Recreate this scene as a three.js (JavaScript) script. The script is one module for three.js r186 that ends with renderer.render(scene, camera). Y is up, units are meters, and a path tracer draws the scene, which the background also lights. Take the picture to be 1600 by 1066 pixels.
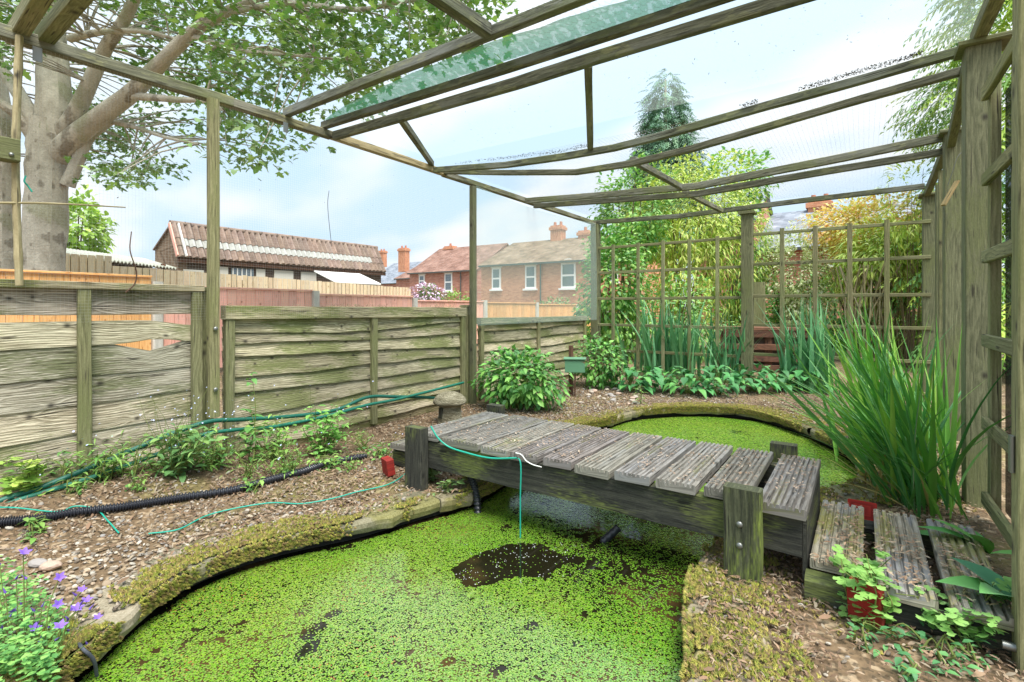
import * as THREE from 'three';
import { mergeGeometries } from 'three/addons/utils/BufferGeometryUtils.js';

// ---------------------------------------------------------------- camera, sky, sun, exposure
const H = 0.78, F = 800, HOR = 480, YAW = Math.atan(550 / 800);          // eye height (m), focal length and horizon in photo pixels, turn to the left
const scene = new THREE.Scene();
const camera = new THREE.PerspectiveCamera(2 * Math.atan(533 / F) * 180 / Math.PI, 1600 / 1066, 0.05, 600);
camera.position.set(0, H, 0); camera.rotation.y = YAW;
camera.setViewOffset(1600, 1066, 0, 533 - HOR, 1600, 1066);              // shifted lens: verticals stay upright
camera.updateProjectionMatrix();
const renderer = new THREE.WebGLRenderer({ antialias: true });
renderer.toneMapping = THREE.LinearToneMapping;
renderer.toneMappingExposure = 3.05;
renderer.shadowMap.enabled = true;
const SKY_GAIN = 0.37;

const sun = new THREE.DirectionalLight(new THREE.Color(1, 0.955, 0.88), 2.4);
const SUN_DIR = new THREE.Vector3(0.42, 1.0, 0.22).normalize();
sun.position.copy(SUN_DIR).multiplyScalar(40); sun.target.position.set(0, 0, 0);
sun.castShadow = true; sun.shadow.radius = 60; sun.shadow.mapSize.set(4096, 4096);
Object.assign(sun.shadow.camera, { left: -32, right: 12, top: 32, bottom: -14, near: 1, far: 110 });
scene.add(sun, sun.target);

// ---------------------------------------------------------------- random numbers and noise
const rng = (a) => () => { a |= 0; a = a + 0x6d2b79f5 | 0; let t = Math.imul(a ^ a >>> 15, 1 | a); t = t + Math.imul(t ^ t >>> 7, 61 | t) ^ t; return ((t ^ t >>> 14) >>> 0) / 4294967296; };
let rnd = rng(11);
const rr = (a, b) => a + (b - a) * rnd(), pick = (l) => l[Math.floor(rnd() * l.length)], gauss = () => (rnd() + rnd() + rnd() - 1.5) / 0.75;
const lerp = (a, b, t) => a + (b - a) * t, clamp = (x, a = 0, b = 1) => Math.min(b, Math.max(a, x)), sstep = (a, b, x) => { const t = clamp((x - a) / (b - a)); return t * t * (3 - 2 * t); };
const TAB = (() => { const r = rng(5), t = new Float32Array(65536); for (let i = 0; i < 65536; i++) t[i] = r(); return t; })();
function vn(x, y, px = 256, py = 256) {                                   // value noise, repeats after px, py
  let xi = Math.floor(x), yi = Math.floor(y); const fx = x - xi, fy = y - yi, u = fx * fx * (3 - 2 * fx), v = fy * fy * (3 - 2 * fy);
  xi = ((xi % px) + px) % px; yi = ((yi % py) + py) % py; const x1 = (xi + 1) % px, y1 = (yi + 1) % py;
  const a = TAB[yi * 256 + xi], b = TAB[yi * 256 + x1], c = TAB[y1 * 256 + xi], d = TAB[y1 * 256 + x1];
  return a + (b - a) * u + (c - a) * v + (a - b - c + d) * u * v;
}
function fbm(x, y, o = 4, px = 256, py = 256) { let s = 0, a = 0.5, n = 0; for (let i = 0; i < o; i++) { s += a * vn(x + i * 17, y + i * 31, px, py); n += a; a *= 0.5; x *= 2; y *= 2; px = Math.min(256, px * 2); py = Math.min(256, py * 2); } return s / n; }

// ---------------------------------------------------------------- the sky: thin bright cloud over pale blue
{
  const w = 1024, h = 512, d = new Float32Array(w * h * 4);
  for (let y = 0; y < h; y++) for (let x = 0; x < w; x++) {
    const el = ((y + 0.5) / h - 0.5) * Math.PI, az = (x + 0.5) / w * Math.PI * 2;
    const s = Math.max(Math.sin(el), 0.0), k = 1 / (s + 0.22), cx = Math.cos(az) * Math.cos(el) * k, cz = Math.sin(az) * Math.cos(el) * k;
    const c1 = fbm(cx * 1.1 + cz * 0.5 + 40, cz * 2.3 - cx * 0.6 + 40, 5), c2 = fbm(cx * 3 + 90, cz * 4.2 + 70, 4);
    const cl = clamp(sstep(0.38, 0.70, c1 * 0.75 + c2 * 0.25) * 0.9 + 0.08 + 0.3 * Math.exp(-s * 7)), up = 1 + 0.6 * s * s;
    const o = (y * w + x) * 4, bl = [0.56, 0.785, 0.985], wh = [0.92, 0.965, 1.0], gr = [0.2, 0.2, 0.15];
    for (let c = 0; c < 3; c++) d[o + c] = SKY_GAIN * (el < -0.02 ? gr[c] : lerp(bl[c], wh[c], cl) * up);
    d[o + 3] = 1;
  }
  const t = new THREE.DataTexture(d, w, h, THREE.RGBAFormat, THREE.FloatType); t.mapping = THREE.EquirectangularReflectionMapping; t.magFilter = THREE.LinearFilter; t.needsUpdate = true;
  scene.background = t; scene.environment = t;
}

// ---------------------------------------------------------------- photo pixel -> point, once a plane of the place is known
const SA = Math.sin(YAW), CA = Math.cos(YAW);
const ray = (px, py) => { const u = (px - 800) / F, v = (HOR - py) / F; return [-SA + CA * u, v, -(CA + SA * u)]; };
const V3 = (x, y, z) => new THREE.Vector3(x, y, z);
const onY = (px, py, y = 0) => { const r = ray(px, py), t = (y - H) / r[1]; return V3(r[0] * t, y, r[2] * t); };
const onX = (px, py, X) => { const r = ray(px, py), t = X / r[0]; return V3(X, H + r[1] * t, r[2] * t); };
const onZ = (px, py, Z) => { const r = ray(px, py), t = Z / r[2]; return V3(r[0] * t, H + r[1] * t, Z); };
const onT = (px, py, t) => { const r = ray(px, py); return V3(r[0] * t, H + r[1] * t, r[2] * t); };

// ---------------------------------------------------------------- objects
const used = new Map();
const numbered = (n) => { const k = used.get(n) ?? 0; used.set(n, k + 1); return k ? n + '_' + String(k).padStart(3, '0') : n; };
const shade = (o) => { o.castShadow = o.receiveShadow = true; return o; };
function info(o, label, category, group, kind) { if (label) o.userData.label = label; if (category) o.userData.category = category; if (group) o.userData.group = group; if (kind) o.userData.kind = kind; return o; }
function thing(name, label, category, group, kind) { const g = new THREE.Group(); g.name = numbered(name); scene.add(g); return info(g, label, category, group, kind); }
function part(name, geo, mat, parent, label) { const m = shade(new THREE.Mesh(geo, mat)); m.name = name; parent.add(m); if (label) m.userData.label = label; return m; }
function single(name, geo, mat, label, category, group, kind) { const m = shade(new THREE.Mesh(geo, mat)); m.name = numbered(name); scene.add(m); return info(m, label, category, group, kind); }
function base(g, p) { g.position.copy(p); for (const c of g.children) c.position.sub(p); return g; }   // parts were built in world metres: hang them from the thing's base
function copies(name, geo, mat, list, parent = scene, kind = 'stuff', label, category) {
  const m = shade(new THREE.InstancedMesh(geo, mat, list.length)), M = new THREE.Matrix4(), c = new THREE.Color(); m.name = parent === scene ? numbered(name) : name;
  list.forEach((e, i) => { M.compose(e.p, e.q, typeof e.s === 'number' ? V3(e.s, e.s, e.s) : e.s); m.setMatrixAt(i, M); if (e.c) m.setColorAt(i, c.setRGB(e.c[0], e.c[1], e.c[2])); });
  parent.add(m); return info(m, label, category, null, kind);
}
const Q = (x = 0, y = 0, z = 0, o = 'YXZ') => new THREE.Quaternion().setFromEuler(new THREE.Euler(x, y, z, o));
const lookM = new THREE.Matrix4();
function aim(dir, up) {                                                   // local +z along dir, local +y near up
  const z = dir.clone().normalize(), x = new THREE.Vector3().crossVectors(up, z); if (x.lengthSq() < 1e-6) x.set(1, 0, 0); x.normalize(); const y = new THREE.Vector3().crossVectors(z, x);
  return new THREE.Quaternion().setFromRotationMatrix(lookM.makeBasis(x, y, z));
}

// ---------------------------------------------------------------- shapes
const lin = (hex) => new THREE.Color(hex).toArray();
function geom(pos, uv, idx, tint) {
  const g = new THREE.BufferGeometry(); g.setAttribute('position', new THREE.Float32BufferAttribute(pos, 3)); g.setAttribute('uv', new THREE.Float32BufferAttribute(uv, 2));
  if (tint) { const n = pos.length / 3, c = new Float32Array(n * 3); for (let i = 0; i < n; i++) c.set(tint, i * 3); g.setAttribute('color', new THREE.BufferAttribute(c, 3)); }
  g.setIndex(idx); g.computeVertexNormals(); return g;
}
// sections of one closed outline each; every side is a strip of its own, smooth along and hard across; uv in texture units (us m long, vs m wide)
function loft(secs, { us = 1, vs = 0.25, tint = [1, 1, 1], caps = true, uo = rnd() * 7, vo = rnd() * 7 } = {}) {
  const pos = [], uv = [], idx = [], K = secs[0].length, N = secs.length, run = [0], d = (a, b) => Math.hypot(a[0] - b[0], a[1] - b[1], a[2] - b[2]);
  for (let i = 1; i < N; i++) run.push(run[i - 1] + d(secs[i][0], secs[i - 1][0]));
  let per = 0;
  for (let k = 0; k < K; k++) {
    const k1 = (k + 1) % K, w = d(secs[0][k], secs[0][k1]), o = pos.length / 3;
    for (let i = 0; i < N; i++) { pos.push(...secs[i][k], ...secs[i][k1]); uv.push(uo + run[i] / us, vo + per / vs, uo + run[i] / us, vo + (per + w) / vs); }
    for (let i = 0; i < N - 1; i++) { const a = o + i * 2; idx.push(a, a + 1, a + 2, a + 1, a + 3, a + 2); }
    per += w;
  }
  if (caps) for (const [s, f] of [[secs[0], 1], [secs[N - 1], 0]]) {
    const o = pos.length / 3, c = [0, 1, 2].map((j) => s.reduce((q, p) => q + p[j], 0) / K); pos.push(...c); uv.push(uo, vo);
    s.forEach((p) => { pos.push(...p); uv.push(uo + d(p, c) * 0.2, vo + d(p, c) / vs); });
    const ext = [0, 1, 2].map((j) => Math.max(...s.map((p) => p[j])) - Math.min(...s.map((p) => p[j]))), drop = ext.indexOf(Math.min(...ext)), [ja, jb] = [0, 1, 2].filter((j) => j !== drop);
    if (K === 8 || K < 5) for (let k = 0; k < K; k++) { const a = o + 1 + k, b = o + 1 + (k + 1) % K; f ? idx.push(o, b, a) : idx.push(o, a, b); }
    else for (const [a, b, e] of THREE.ShapeUtils.triangulateShape(s.map((p) => new THREE.Vector2(p[ja], p[jb])), [])) idx.push(o + 1 + a, o + 1 + b, o + 1 + e);
  }
  return geom(pos, uv, idx, tint);
}
// straight or bent timber of chamfered rectangular section along a list of points
function beam(pts, w, h, { up, cham = 0.003, n = 1, wob = 0, ...o } = {}) {
  pts = pts.map((p) => p.isVector3 ? p : V3(...p));
  const path = []; for (let i = 0; i < pts.length - 1; i++) for (let k = 0; k < n; k++) path.push(pts[i].clone().lerp(pts[i + 1], k / n)); path.push(pts[pts.length - 1].clone());
  const s0 = rnd() * 90, secs = path.map((p, i) => {
    const d = (path[i + 1] ?? p).clone().sub(path[i - 1] ?? p).normalize(), u0 = up ? V3(...up) : Math.abs(d.y) > 0.9 ? V3(0, 0, 1) : V3(0, 1, 0), sd = d.clone().cross(u0).normalize(), u = sd.clone().cross(d).normalize();
    const W = w / 2 * (1 + wob * (vn(s0 + i * 0.7, 3) - 0.5)), T = h / 2 * (1 + wob * (vn(s0 + i * 0.7, 9) - 0.5)), c = Math.min(cham, W * 0.6, T * 0.6);
    const ox = wob * w * 0.5 * (vn(s0 + i * 0.5, 20) - 0.5), oy = wob * h * 0.5 * (vn(s0 + i * 0.5, 30) - 0.5);
    return [[-W + c, -T], [W - c, -T], [W, -T + c], [W, T - c], [W - c, T], [-W + c, T], [-W, T - c], [-W, -T + c]].map(([a, b]) => [p.x + sd.x * (a + ox) + u.x * (b + oy), p.y + sd.y * (a + ox) + u.y * (b + oy), p.z + sd.z * (a + ox) + u.z * (b + oy)]);
  });
  return loft(secs, o);
}
const box = (x0, x1, y0, y1, z0, z1, o = {}) => {                          // chamfered box; grain along its longest side
  const L = [x1 - x0, y1 - y0, z1 - z0], c = [(x0 + x1) / 2, (y0 + y1) / 2, (z0 + z1) / 2], k = L.indexOf(Math.max(...L));
  if (k === 0) return beam([[x0, c[1], c[2]], [x1, c[1], c[2]]], L[2], L[1], o);
  if (k === 1) return beam([[c[0], y0, c[2]], [c[0], y1, c[2]]], L[0], L[2], o);
  return beam([[c[0], c[1], z0], [c[0], c[1], z1]], L[0], L[1], o);
};
// round tube along points, radius by function of 0..1 (and angle)
function tube(pts, rad, { n = 24, m = 8, tint = [1, 1, 1], us = 1, vs = 0.25, smooth = true, jig = 0 } = {}) {
  const P = pts.map((p) => p.isVector3 ? p : V3(...p)), cur = smooth && P.length > 2 ? new THREE.CatmullRomCurve3(P, false, 'centripetal') : null, pos = [], uv = [], idx = [];
  const at = (t) => { if (cur) return cur.getPoint(t); const f = t * (P.length - 1), i = Math.min(P.length - 2, Math.floor(f)); return P[i].clone().lerp(P[i + 1], f - i); };
  let nrm = null, run = 0, prev = null; const sd = rnd() * 80;
  for (let i = 0; i <= n; i++) {
    const t = i / n, p = at(t), d = at(Math.min(1, t + 0.004)).sub(at(Math.max(0, t - 0.004))).normalize();
    if (!nrm) { nrm = Math.abs(d.y) > 0.9 ? V3(1, 0, 0) : V3(0, 1, 0); } nrm.addScaledVector(d, -nrm.dot(d)).normalize();
    const b = d.clone().cross(nrm); if (prev) run += p.distanceTo(prev); prev = p;
    for (let k = 0; k <= m; k++) { const a = k / m * Math.PI * 2, kk = k % m, r = rad(t) * (1 + jig * (vn(sd + kk * 1.3, i * 0.6, 256, 256) - 0.5)); pos.push(p.x + (nrm.x * Math.cos(a) + b.x * Math.sin(a)) * r, p.y + (nrm.y * Math.cos(a) + b.y * Math.sin(a)) * r, p.z + (nrm.z * Math.cos(a) + b.z * Math.sin(a)) * r); uv.push(run / us, k / m * 6.28 * rad(0.3) / vs); }
  }
  for (let i = 0; i < n; i++) for (let k = 0; k < m; k++) { const a = i * (m + 1) + k, b = a + m + 1; idx.push(a, a + 1, b, a + 1, b + 1, b); }
  return geom(pos, uv, idx, tint);
}
function fan(outline, c, lift = () => 0) {                                 // flat shape in x,z from an outline round c
  const pos = [c[0], lift(c[0], c[1]), c[1]], uv = [c[0], c[1]], idx = [];
  outline.forEach(([x, z]) => { pos.push(x, lift(x, z), z); uv.push(x, z); });
  for (let i = 0; i < outline.length; i++) idx.push(0, 1 + i, 1 + (i + 1) % outline.length);
  return geom(pos, uv, idx);
}
// a leaf along +z, face up: L long, W wide, folded along its midrib, drooping by curl
function leaf(L, W, { fold = 0.25, curl = 0.2, segs = 4, pw = 0.8, twist = 0 } = {}) {
  const pos = [], uv = [], idx = [];
  for (let i = 0; i <= segs; i++) {
    const s = i / segs, w = W / 2 * Math.sin(Math.PI * Math.pow(clamp(s, 0.02, 0.995), pw)), y = -curl * L * s * s, z = L * s * (1 - 0.25 * Math.abs(curl) * s), a = twist * s;
    for (const e of [-1, 0, 1]) { const x = e * w, h = y + (e ? fold * w : 0); pos.push(x * Math.cos(a) - (h - y) * Math.sin(a), y + x * Math.sin(a) + (h - y) * Math.cos(a), z); uv.push(0.5 + e * 0.5, s); }
  }
  for (let i = 0; i < segs; i++) for (const k of [0, 1]) { const a = i * 3 + k; idx.push(a, a + 3, a + 1, a + 1, a + 3, a + 4); }
  return geom(pos, uv, idx);
}
const merged = (l) => mergeGeometries(l.map((g) => { if (!g.attributes.color) { const n = g.attributes.position.count; g.setAttribute('color', new THREE.BufferAttribute(new Float32Array(n * 3).fill(1), 3)); } return g; }));
const tone = (v = 0.12) => { const k = 1 + (rnd() - 0.5) * 2 * v; return [k * (1 + (rnd() - 0.5) * v * 0.5), k, k * (1 + (rnd() - 0.5) * v * 0.7)]; };

// ---------------------------------------------------------------- procedural materials
function tex(w, h, f, srgb = true) {                                      // f(u, v) -> [r, g, b] 0..255
  const d = new Uint8Array(w * h * 4); for (let y = 0; y < h; y++) for (let x = 0; x < w; x++) { const c = f((x + 0.5) / w, (y + 0.5) / h), o = (y * w + x) * 4; d[o] = clamp(c[0], 0, 255); d[o + 1] = clamp(c[1], 0, 255); d[o + 2] = clamp(c[2], 0, 255); d[o + 3] = 255; }
  const t = new THREE.DataTexture(d, w, h); t.wrapS = t.wrapT = THREE.RepeatWrapping; t.magFilter = THREE.LinearFilter; t.minFilter = THREE.LinearMipmapLinearFilter; t.generateMipmaps = true; if (srgb) t.colorSpace = THREE.SRGBColorSpace; t.needsUpdate = true; return t;
}
const mix3 = (a, b, t) => [lerp(a[0], b[0], t), lerp(a[1], b[1], t), lerp(a[2], b[2], t)];
// sawn, weathered wood: 1 m along u, 0.25 m across v
function wood({ light, dark, crack = [40, 36, 28], algae, amt = 0, rings = 9, knots = 5, seed = 1, w = 1024, h = 256, ring = 0.5, grey, bump = 0.0015, rough = 0.9, lichen }) {
  const r = rng(seed), KN = Array.from({ length: knots }, () => [r(), r(), 0.6 + r() * 0.8]), so = seed * 13.7;
  const grain = (u, v) => {
    let ph = v * rings + (fbm(u * 3 + so, v * 3 + so, 3, 3, 3) - 0.5) * 3.4, kd = 0;
    for (const [ku, kv, ks] of KN) { let du = u - ku, dv = v - kv; du -= Math.round(du); dv -= Math.round(dv); const e = Math.exp(-((du / (0.055 * ks)) ** 2 + (dv / (0.085 * ks)) ** 2)); ph += e * 2.2 * Math.sign(dv) * Math.min(1, Math.abs(dv) / 0.03); kd = Math.max(kd, Math.exp(-((du / (0.011 * ks)) ** 2 + (dv / (0.035 * ks)) ** 2))); }
    const f = ph - Math.floor(ph), rg = f < 0.8 ? f / 0.8 : (1 - f) / 0.2, fib = vn(u * 40 + so, v * 128, 40, 128), fib2 = vn(u * 14, v * 64 + so, 14, 64), cr = sstep(0.83, 0.95, vn(u * 9 + so, v * 90, 9, 90));
    return { rg, fib, fib2, cr, kd };
  };
  const map = tex(w, h, (u, v) => {
    const g = grain(u, v), t = clamp(0.25 + ring * (0.75 - g.rg) + 0.35 * (g.fib - 0.5) + 0.45 * (g.fib2 - 0.5) + 0.35 * (fbm(u * 4 + so + 9, v * 4, 3, 4, 4) - 0.5) + 0.12);
    let c = mix3(dark, light, t);
    if (grey) c = mix3(c, grey, sstep(0.45, 0.7, fbm(u * 5 + 3, v * 5 + so, 3, 5, 5)) * 0.7);
    if (algae) { const a = sstep(0.62 - amt * 0.45, 0.85 - amt * 0.3, fbm(u * 5 + so + 50, v * 3 + so, 4, 5, 3) * 0.75 + vn(u * 60, v * 80, 60, 80) * 0.25); c = mix3(c, algae, a * 0.75 * (0.75 + 0.5 * (g.fib - 0.3))); }
    if (lichen) { const a = sstep(0.6, 0.68, fbm(u * 12 + so + 20, v * 8 + so, 4, 12, 8)); c = mix3(c, lichen, a * 0.4); }
    c = mix3(c, crack, clamp(g.cr * 0.75 + g.kd * 0.75)); const n = (vn(u * 200, v * 200, 200, 200) - 0.5) * 14; return [c[0] + n, c[1] + n, c[2] + n];
  });
  const bm = tex(w, h, (u, v) => { const g = grain(u, v), b = 255 * clamp(0.62 - 0.3 * g.rg * ring + 0.3 * (g.fib - 0.5) + 0.3 * (g.fib2 - 0.5) - 0.45 * g.cr - 0.2 * g.kd); return [b, b, b]; }, false);
  return new THREE.MeshStandardMaterial({ map, bumpMap: bm, bumpScale: bump, roughness: rough, vertexColors: true });
}
const plain = (hex, rough = 0.8, o = {}) => new THREE.MeshStandardMaterial({ color: hex, roughness: rough, ...o });
const M = {};
M.pale = wood({ w: 2048, h: 512, light: [226, 217, 194], dark: [114, 105, 84], algae: [98, 104, 62], amt: 0.38, rings: 26, knots: 6, seed: 3, ring: 0.62, bump: 0.003 });
M.lap = wood({ w: 2048, h: 512, light: [214, 204, 172], dark: [110, 102, 76], algae: [98, 108, 54], amt: 0.55, rings: 26, knots: 6, seed: 8, ring: 0.55, bump: 0.003 });
M.stile = wood({ light: [156, 153, 114], dark: [100, 99, 68], algae: [116, 120, 76], amt: 0.45, rings: 16, knots: 3, seed: 21, ring: 0.45, bump: 0.0012 });
M.frame = wood({ light: [134, 133, 100], dark: [80, 82, 57], algae: [108, 113, 70], amt: 0.45, rings: 12, knots: 4, seed: 33, ring: 0.35, bump: 0.0014 });
M.roofwood = wood({ light: [124, 124, 104], dark: [66, 67, 54], algae: [102, 108, 70], amt: 0.3, grey: [130, 130, 120], rings: 10, knots: 4, seed: 47, ring: 0.45, bump: 0.0016, lichen: [150, 148, 104] });
M.dark = wood({ light: [76, 76, 66], dark: [34, 35, 31], crack: [14, 14, 12], algae: [118, 130, 60], amt: 0.42, rings: 9, knots: 4, seed: 52, ring: 0.4, bump: 0.0016 });
M.post = wood({ light: [92, 96, 70], dark: [38, 42, 28], crack: [14, 14, 10], algae: [132, 152, 56], amt: 0.62, rings: 9, knots: 3, seed: 59, ring: 0.45, bump: 0.0022 });
M.deck = wood({ light: [156, 150, 143], dark: [94, 90, 84], crack: [40, 38, 34], algae: [112, 114, 70], amt: 0.12, grey: [138, 136, 134], rings: 8, knots: 3, seed: 64, ring: 0.4, bump: 0.0014 });
M.stepdeck = wood({ light: [176, 170, 156], dark: [116, 110, 94], crack: [44, 42, 36], algae: [140, 138, 62], amt: 0.4, grey: [140, 142, 146], rings: 8, knots: 3, seed: 66, ring: 0.4, bump: 0.0014 });
M.cane = wood({ light: [196, 184, 146], dark: [138, 126, 92], rings: 5, knots: 2, seed: 70, w: 512, h: 64, ring: 0.3, bump: 0.0006 });
M.orange = wood({ light: [240, 192, 134], dark: [216, 154, 92], crack: [150, 90, 40], rings: 10, knots: 3, seed: 72, w: 512, h: 128, ring: 0.4, bump: 0.0008 });
M.pink = wood({ light: [246, 196, 180], dark: [232, 166, 148], crack: [140, 80, 66], rings: 10, knots: 3, seed: 75, w: 512, h: 128, ring: 0.35, bump: 0.0008 });
M.cream = wood({ light: [242, 226, 198], dark: [220, 194, 156], crack: [150, 118, 80], rings: 9, knots: 3, seed: 78, w: 512, h: 128, ring: 0.35, bump: 0.0008 });
M.red = wood({ light: [172, 46, 34], dark: [112, 26, 20], crack: [70, 40, 34], rings: 8, knots: 1, seed: 81, w: 512, h: 128, ring: 0.2, bump: 0.0008, grey: [168, 40, 30] });
M.brownwood = wood({ light: [128, 92, 70], dark: [72, 48, 38], rings: 9, knots: 3, seed: 84, w: 512, h: 128, ring: 0.4, bump: 0.0012 });
M.bark = new THREE.MeshStandardMaterial({ roughness: 0.95, vertexColors: true, bumpScale: 0.012,
  map: tex(512, 512, (u, v) => { const a = fbm(u * 8, v * 10, 5, 8, 10), b = sstep(0.6, 0.72, fbm(u * 6 + 7, v * 9, 4, 6, 9)), n = vn(u * 120, v * 120, 120, 120) * 24 - 12; let c = mix3([164, 154, 138], [214, 206, 192], a * 1.15); c = mix3(c, [96, 86, 72], b * 0.5); c = mix3(c, [136, 140, 100], sstep(0.6, 0.75, fbm(u * 5 + 30, v * 4 + 9, 4, 5, 4)) * 0.35); return [c[0] + n, c[1] + n, c[2] + n]; }),
  bumpMap: tex(512, 512, (u, v) => { const b = 255 * clamp(fbm(u * 10, v * 22, 4, 10, 22) * 0.7 + 0.3 * vn(u * 90, v * 90, 90, 90)); return [b, b, b]; }, false) });
const GROUNDF = (u, v) => { const a = fbm(u * 6, v * 6, 5, 6, 6), b = vn(u * 160, v * 160, 160, 160), c2 = vn(u * 70 + 9, v * 70, 70, 70); let c = mix3([78, 62, 44], [138, 116, 88], a * 0.8 + b * 0.35); c = mix3(c, [188, 168, 140], sstep(0.62, 0.8, c2) * 0.6); c = mix3(c, [62, 52, 38], sstep(0.66, 0.8, b) * 0.6); return mix3(c, [110, 110, 52], sstep(0.55, 0.7, fbm(u * 4 + 21, v * 4 + 5, 4, 4, 4)) * 0.4); };
M.ground = new THREE.MeshStandardMaterial({ roughness: 1, map: tex(1024, 1024, GROUNDF), bumpMap: tex(512, 512, (u, v) => { const b = 255 * (0.5 * vn(u * 160, v * 160, 160, 160) + 0.5 * vn(u * 70 + 9, v * 70, 70, 70)); return [b, b, b]; }, false), bumpScale: 0.008 });
M.stone = new THREE.MeshStandardMaterial({ flatShading: true, roughness: 0.95, vertexColors: true, bumpScale: 0.006,
  map: tex(512, 512, (u, v) => { const a = fbm(u * 6, v * 6, 5, 6, 6), n = vn(u * 180, v * 180, 180, 180) * 30 - 15; let c = mix3([96, 90, 70], [158, 148, 124], a); c = mix3(c, [118, 112, 64], sstep(0.46, 0.62, fbm(u * 5 + 40, v * 5 + 3, 4, 5, 5)) * 0.75); return [c[0] + n, c[1] + n, c[2] + n]; }),
  bumpMap: tex(512, 512, (u, v) => { const b = 255 * clamp(fbm(u * 12, v * 12, 5, 12, 12)); return [b, b, b]; }, false) });
M.water = new THREE.MeshPhysicalMaterial({ roughness: 0.04, ior: 1.33, map: tex(512, 512, (u, v) => mix3([26, 25, 14], [74, 58, 34], sstep(0.4, 0.75, fbm(u * 5, v * 5, 4, 5, 5)))) });
M.liner = plain(0x20211c, 0.7);
M.concrete = new THREE.MeshStandardMaterial({ roughness: 0.95, vertexColors: true, map: tex(256, 256, (u, v) => { const a = 198 + 34 * (fbm(u * 8, v * 8, 4, 8, 8) - 0.5) + 16 * (vn(u * 90, v * 90, 90, 90) - 0.5); return [a, a - 3, a - 10]; }) });
M.cast = new THREE.MeshStandardMaterial({ roughness: 0.97, vertexColors: true, bumpScale: 0.006, map: tex(256, 256, (u, v) => { const a = 128 + 70 * (fbm(u * 10, v * 10, 4, 10, 10) - 0.5) + 40 * (vn(u * 90, v * 90, 90, 90) - 0.5); return [a + 6, a, a - 22]; }), bumpMap: tex(256, 256, (u, v) => { const b = 255 * vn(u * 60, v * 60, 60, 60); return [b, b, b]; }, false) });
M.hose = new THREE.MeshStandardMaterial({ roughness: 0.5, vertexColors: true, map: tex(128, 128, (u, v) => { const a = Math.abs(((u * 8 + v * 8) % 1) - 0.5) < 0.16 || Math.abs((((u * 8 - v * 8) % 1) + 1) % 1 - 0.5) < 0.16; return a ? [24, 104, 88] : [16, 76, 62]; }) });
M.teal = plain(0x1fa08a, 0.5); M.blackpipe = plain(0x2a2c33, 0.3); M.white = plain(0xf0f0ec, 0.5); M.metal = plain(0x8d8f8c, 0.45, { metalness: 0.8 }); M.wire = plain(0x4a4d4a, 0.6); M.galv = plain(0xb8bab4, 0.45, { metalness: 0.4 }); M.rust = plain(0x5a4030, 0.8);
M.greenmetal = new THREE.MeshStandardMaterial({ roughness: 0.6, vertexColors: true, map: tex(128, 128, (u, v) => { const r = sstep(0.62, 0.74, fbm(u * 5, v * 5, 4, 5, 5)); return mix3([92, 140, 108], [128, 84, 56], r); }) });
M.netgreen = new THREE.MeshPhysicalMaterial({ color: 0x468668, roughness: 1, transmission: 0.4, thickness: 0, transparent: true, opacity: 0.8, side: THREE.DoubleSide });
M.screen = new THREE.MeshPhysicalMaterial({ color: 0xb8d4cc, roughness: 1, transmission: 0.4, thickness: 0, transparent: true, opacity: 0.3, side: THREE.DoubleSide });
M.rooffilm = new THREE.MeshPhysicalMaterial({ color: 0xf0f4f6, roughness: 1, transmission: 0.6, thickness: 0, transparent: true, opacity: 0.13, side: THREE.DoubleSide });
// leaves: tinted per copy, light passes through
const leafMat = (hex, tr = 0.35, rough = 0.75, o = {}) => new THREE.MeshPhysicalMaterial({ color: hex, roughness: rough, transmission: tr, thickness: 0, side: THREE.DoubleSide, ...o });
M.leafw = leafMat(0xffffff, 0.4, 0.9); M.matte = new THREE.MeshStandardMaterial({ color: 0xffffff, roughness: 0.95, side: THREE.DoubleSide });
M.weed = new THREE.MeshPhysicalMaterial({ color: 0xffffff, roughness: 0.14, ior: 2.1, side: THREE.DoubleSide });
const leafTones = (hexes, tr = 0.35, rough = 0.8) => hexes.map((h) => leafMat(h, tr, rough));

// ---------------------------------------------------------------- ground, pond, edging
const project = (p) => { const dx = p.x, dy = p.y - H, dz = p.z, f = -SA * dx - CA * dz, r = CA * dx - SA * dz; return f <= 0.05 ? null : [800 + F * r / f, HOR - F * dy / f, f]; };
const inView = (p, m = 60) => { const q = project(p); return q && q[0] > -m && q[0] < 1600 + m && q[1] > -m && q[1] < 1066 + m; };
const POND = (() => {
  const g = (px, py) => { const p = onY(px, py, 0.0); return V3(p.x, 0, p.z); };
  const pts = [g(60, 1066), g(165, 985), g(215, 942), g(290, 895), g(345, 870), g(440, 842), g(560, 817), g(640, 795), g(745, 764), V3(-1.44, 0, -2.2), V3(-1.56, 0, -2.8),
    g(945, 656), g(1000, 642), g(1080, 637), g(1160, 640), g(1215, 652), g(1290, 681), g(1340, 712), g(1352, 745), g(1285, 770), V3(-0.30, 0, -2.2), g(1128, 850), g(1096, 892), g(1088, 960), g(1089, 1066), V3(-0.36, 0, -0.65), V3(-0.75, 0, -0.2), V3(-1.25, 0, -0.12)];
  const c = new THREE.CatmullRomCurve3(pts, true, 'centripetal'); return c.getSpacedPoints(220).slice(0, 220);
})();
const PN = POND.map((p, i) => { const a = POND[(i + 219) % 220], b = POND[(i + 1) % 220], d = b.clone().sub(a).normalize(); return V3(-d.z, 0, d.x); });
const area2 = POND.reduce((s, p, i) => { const q = POND[(i + 1) % 220]; return s + p.x * q.z - q.x * p.z; }, 0); if (area2 > 0) PN.forEach((n) => n.negate());   // outward
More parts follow.
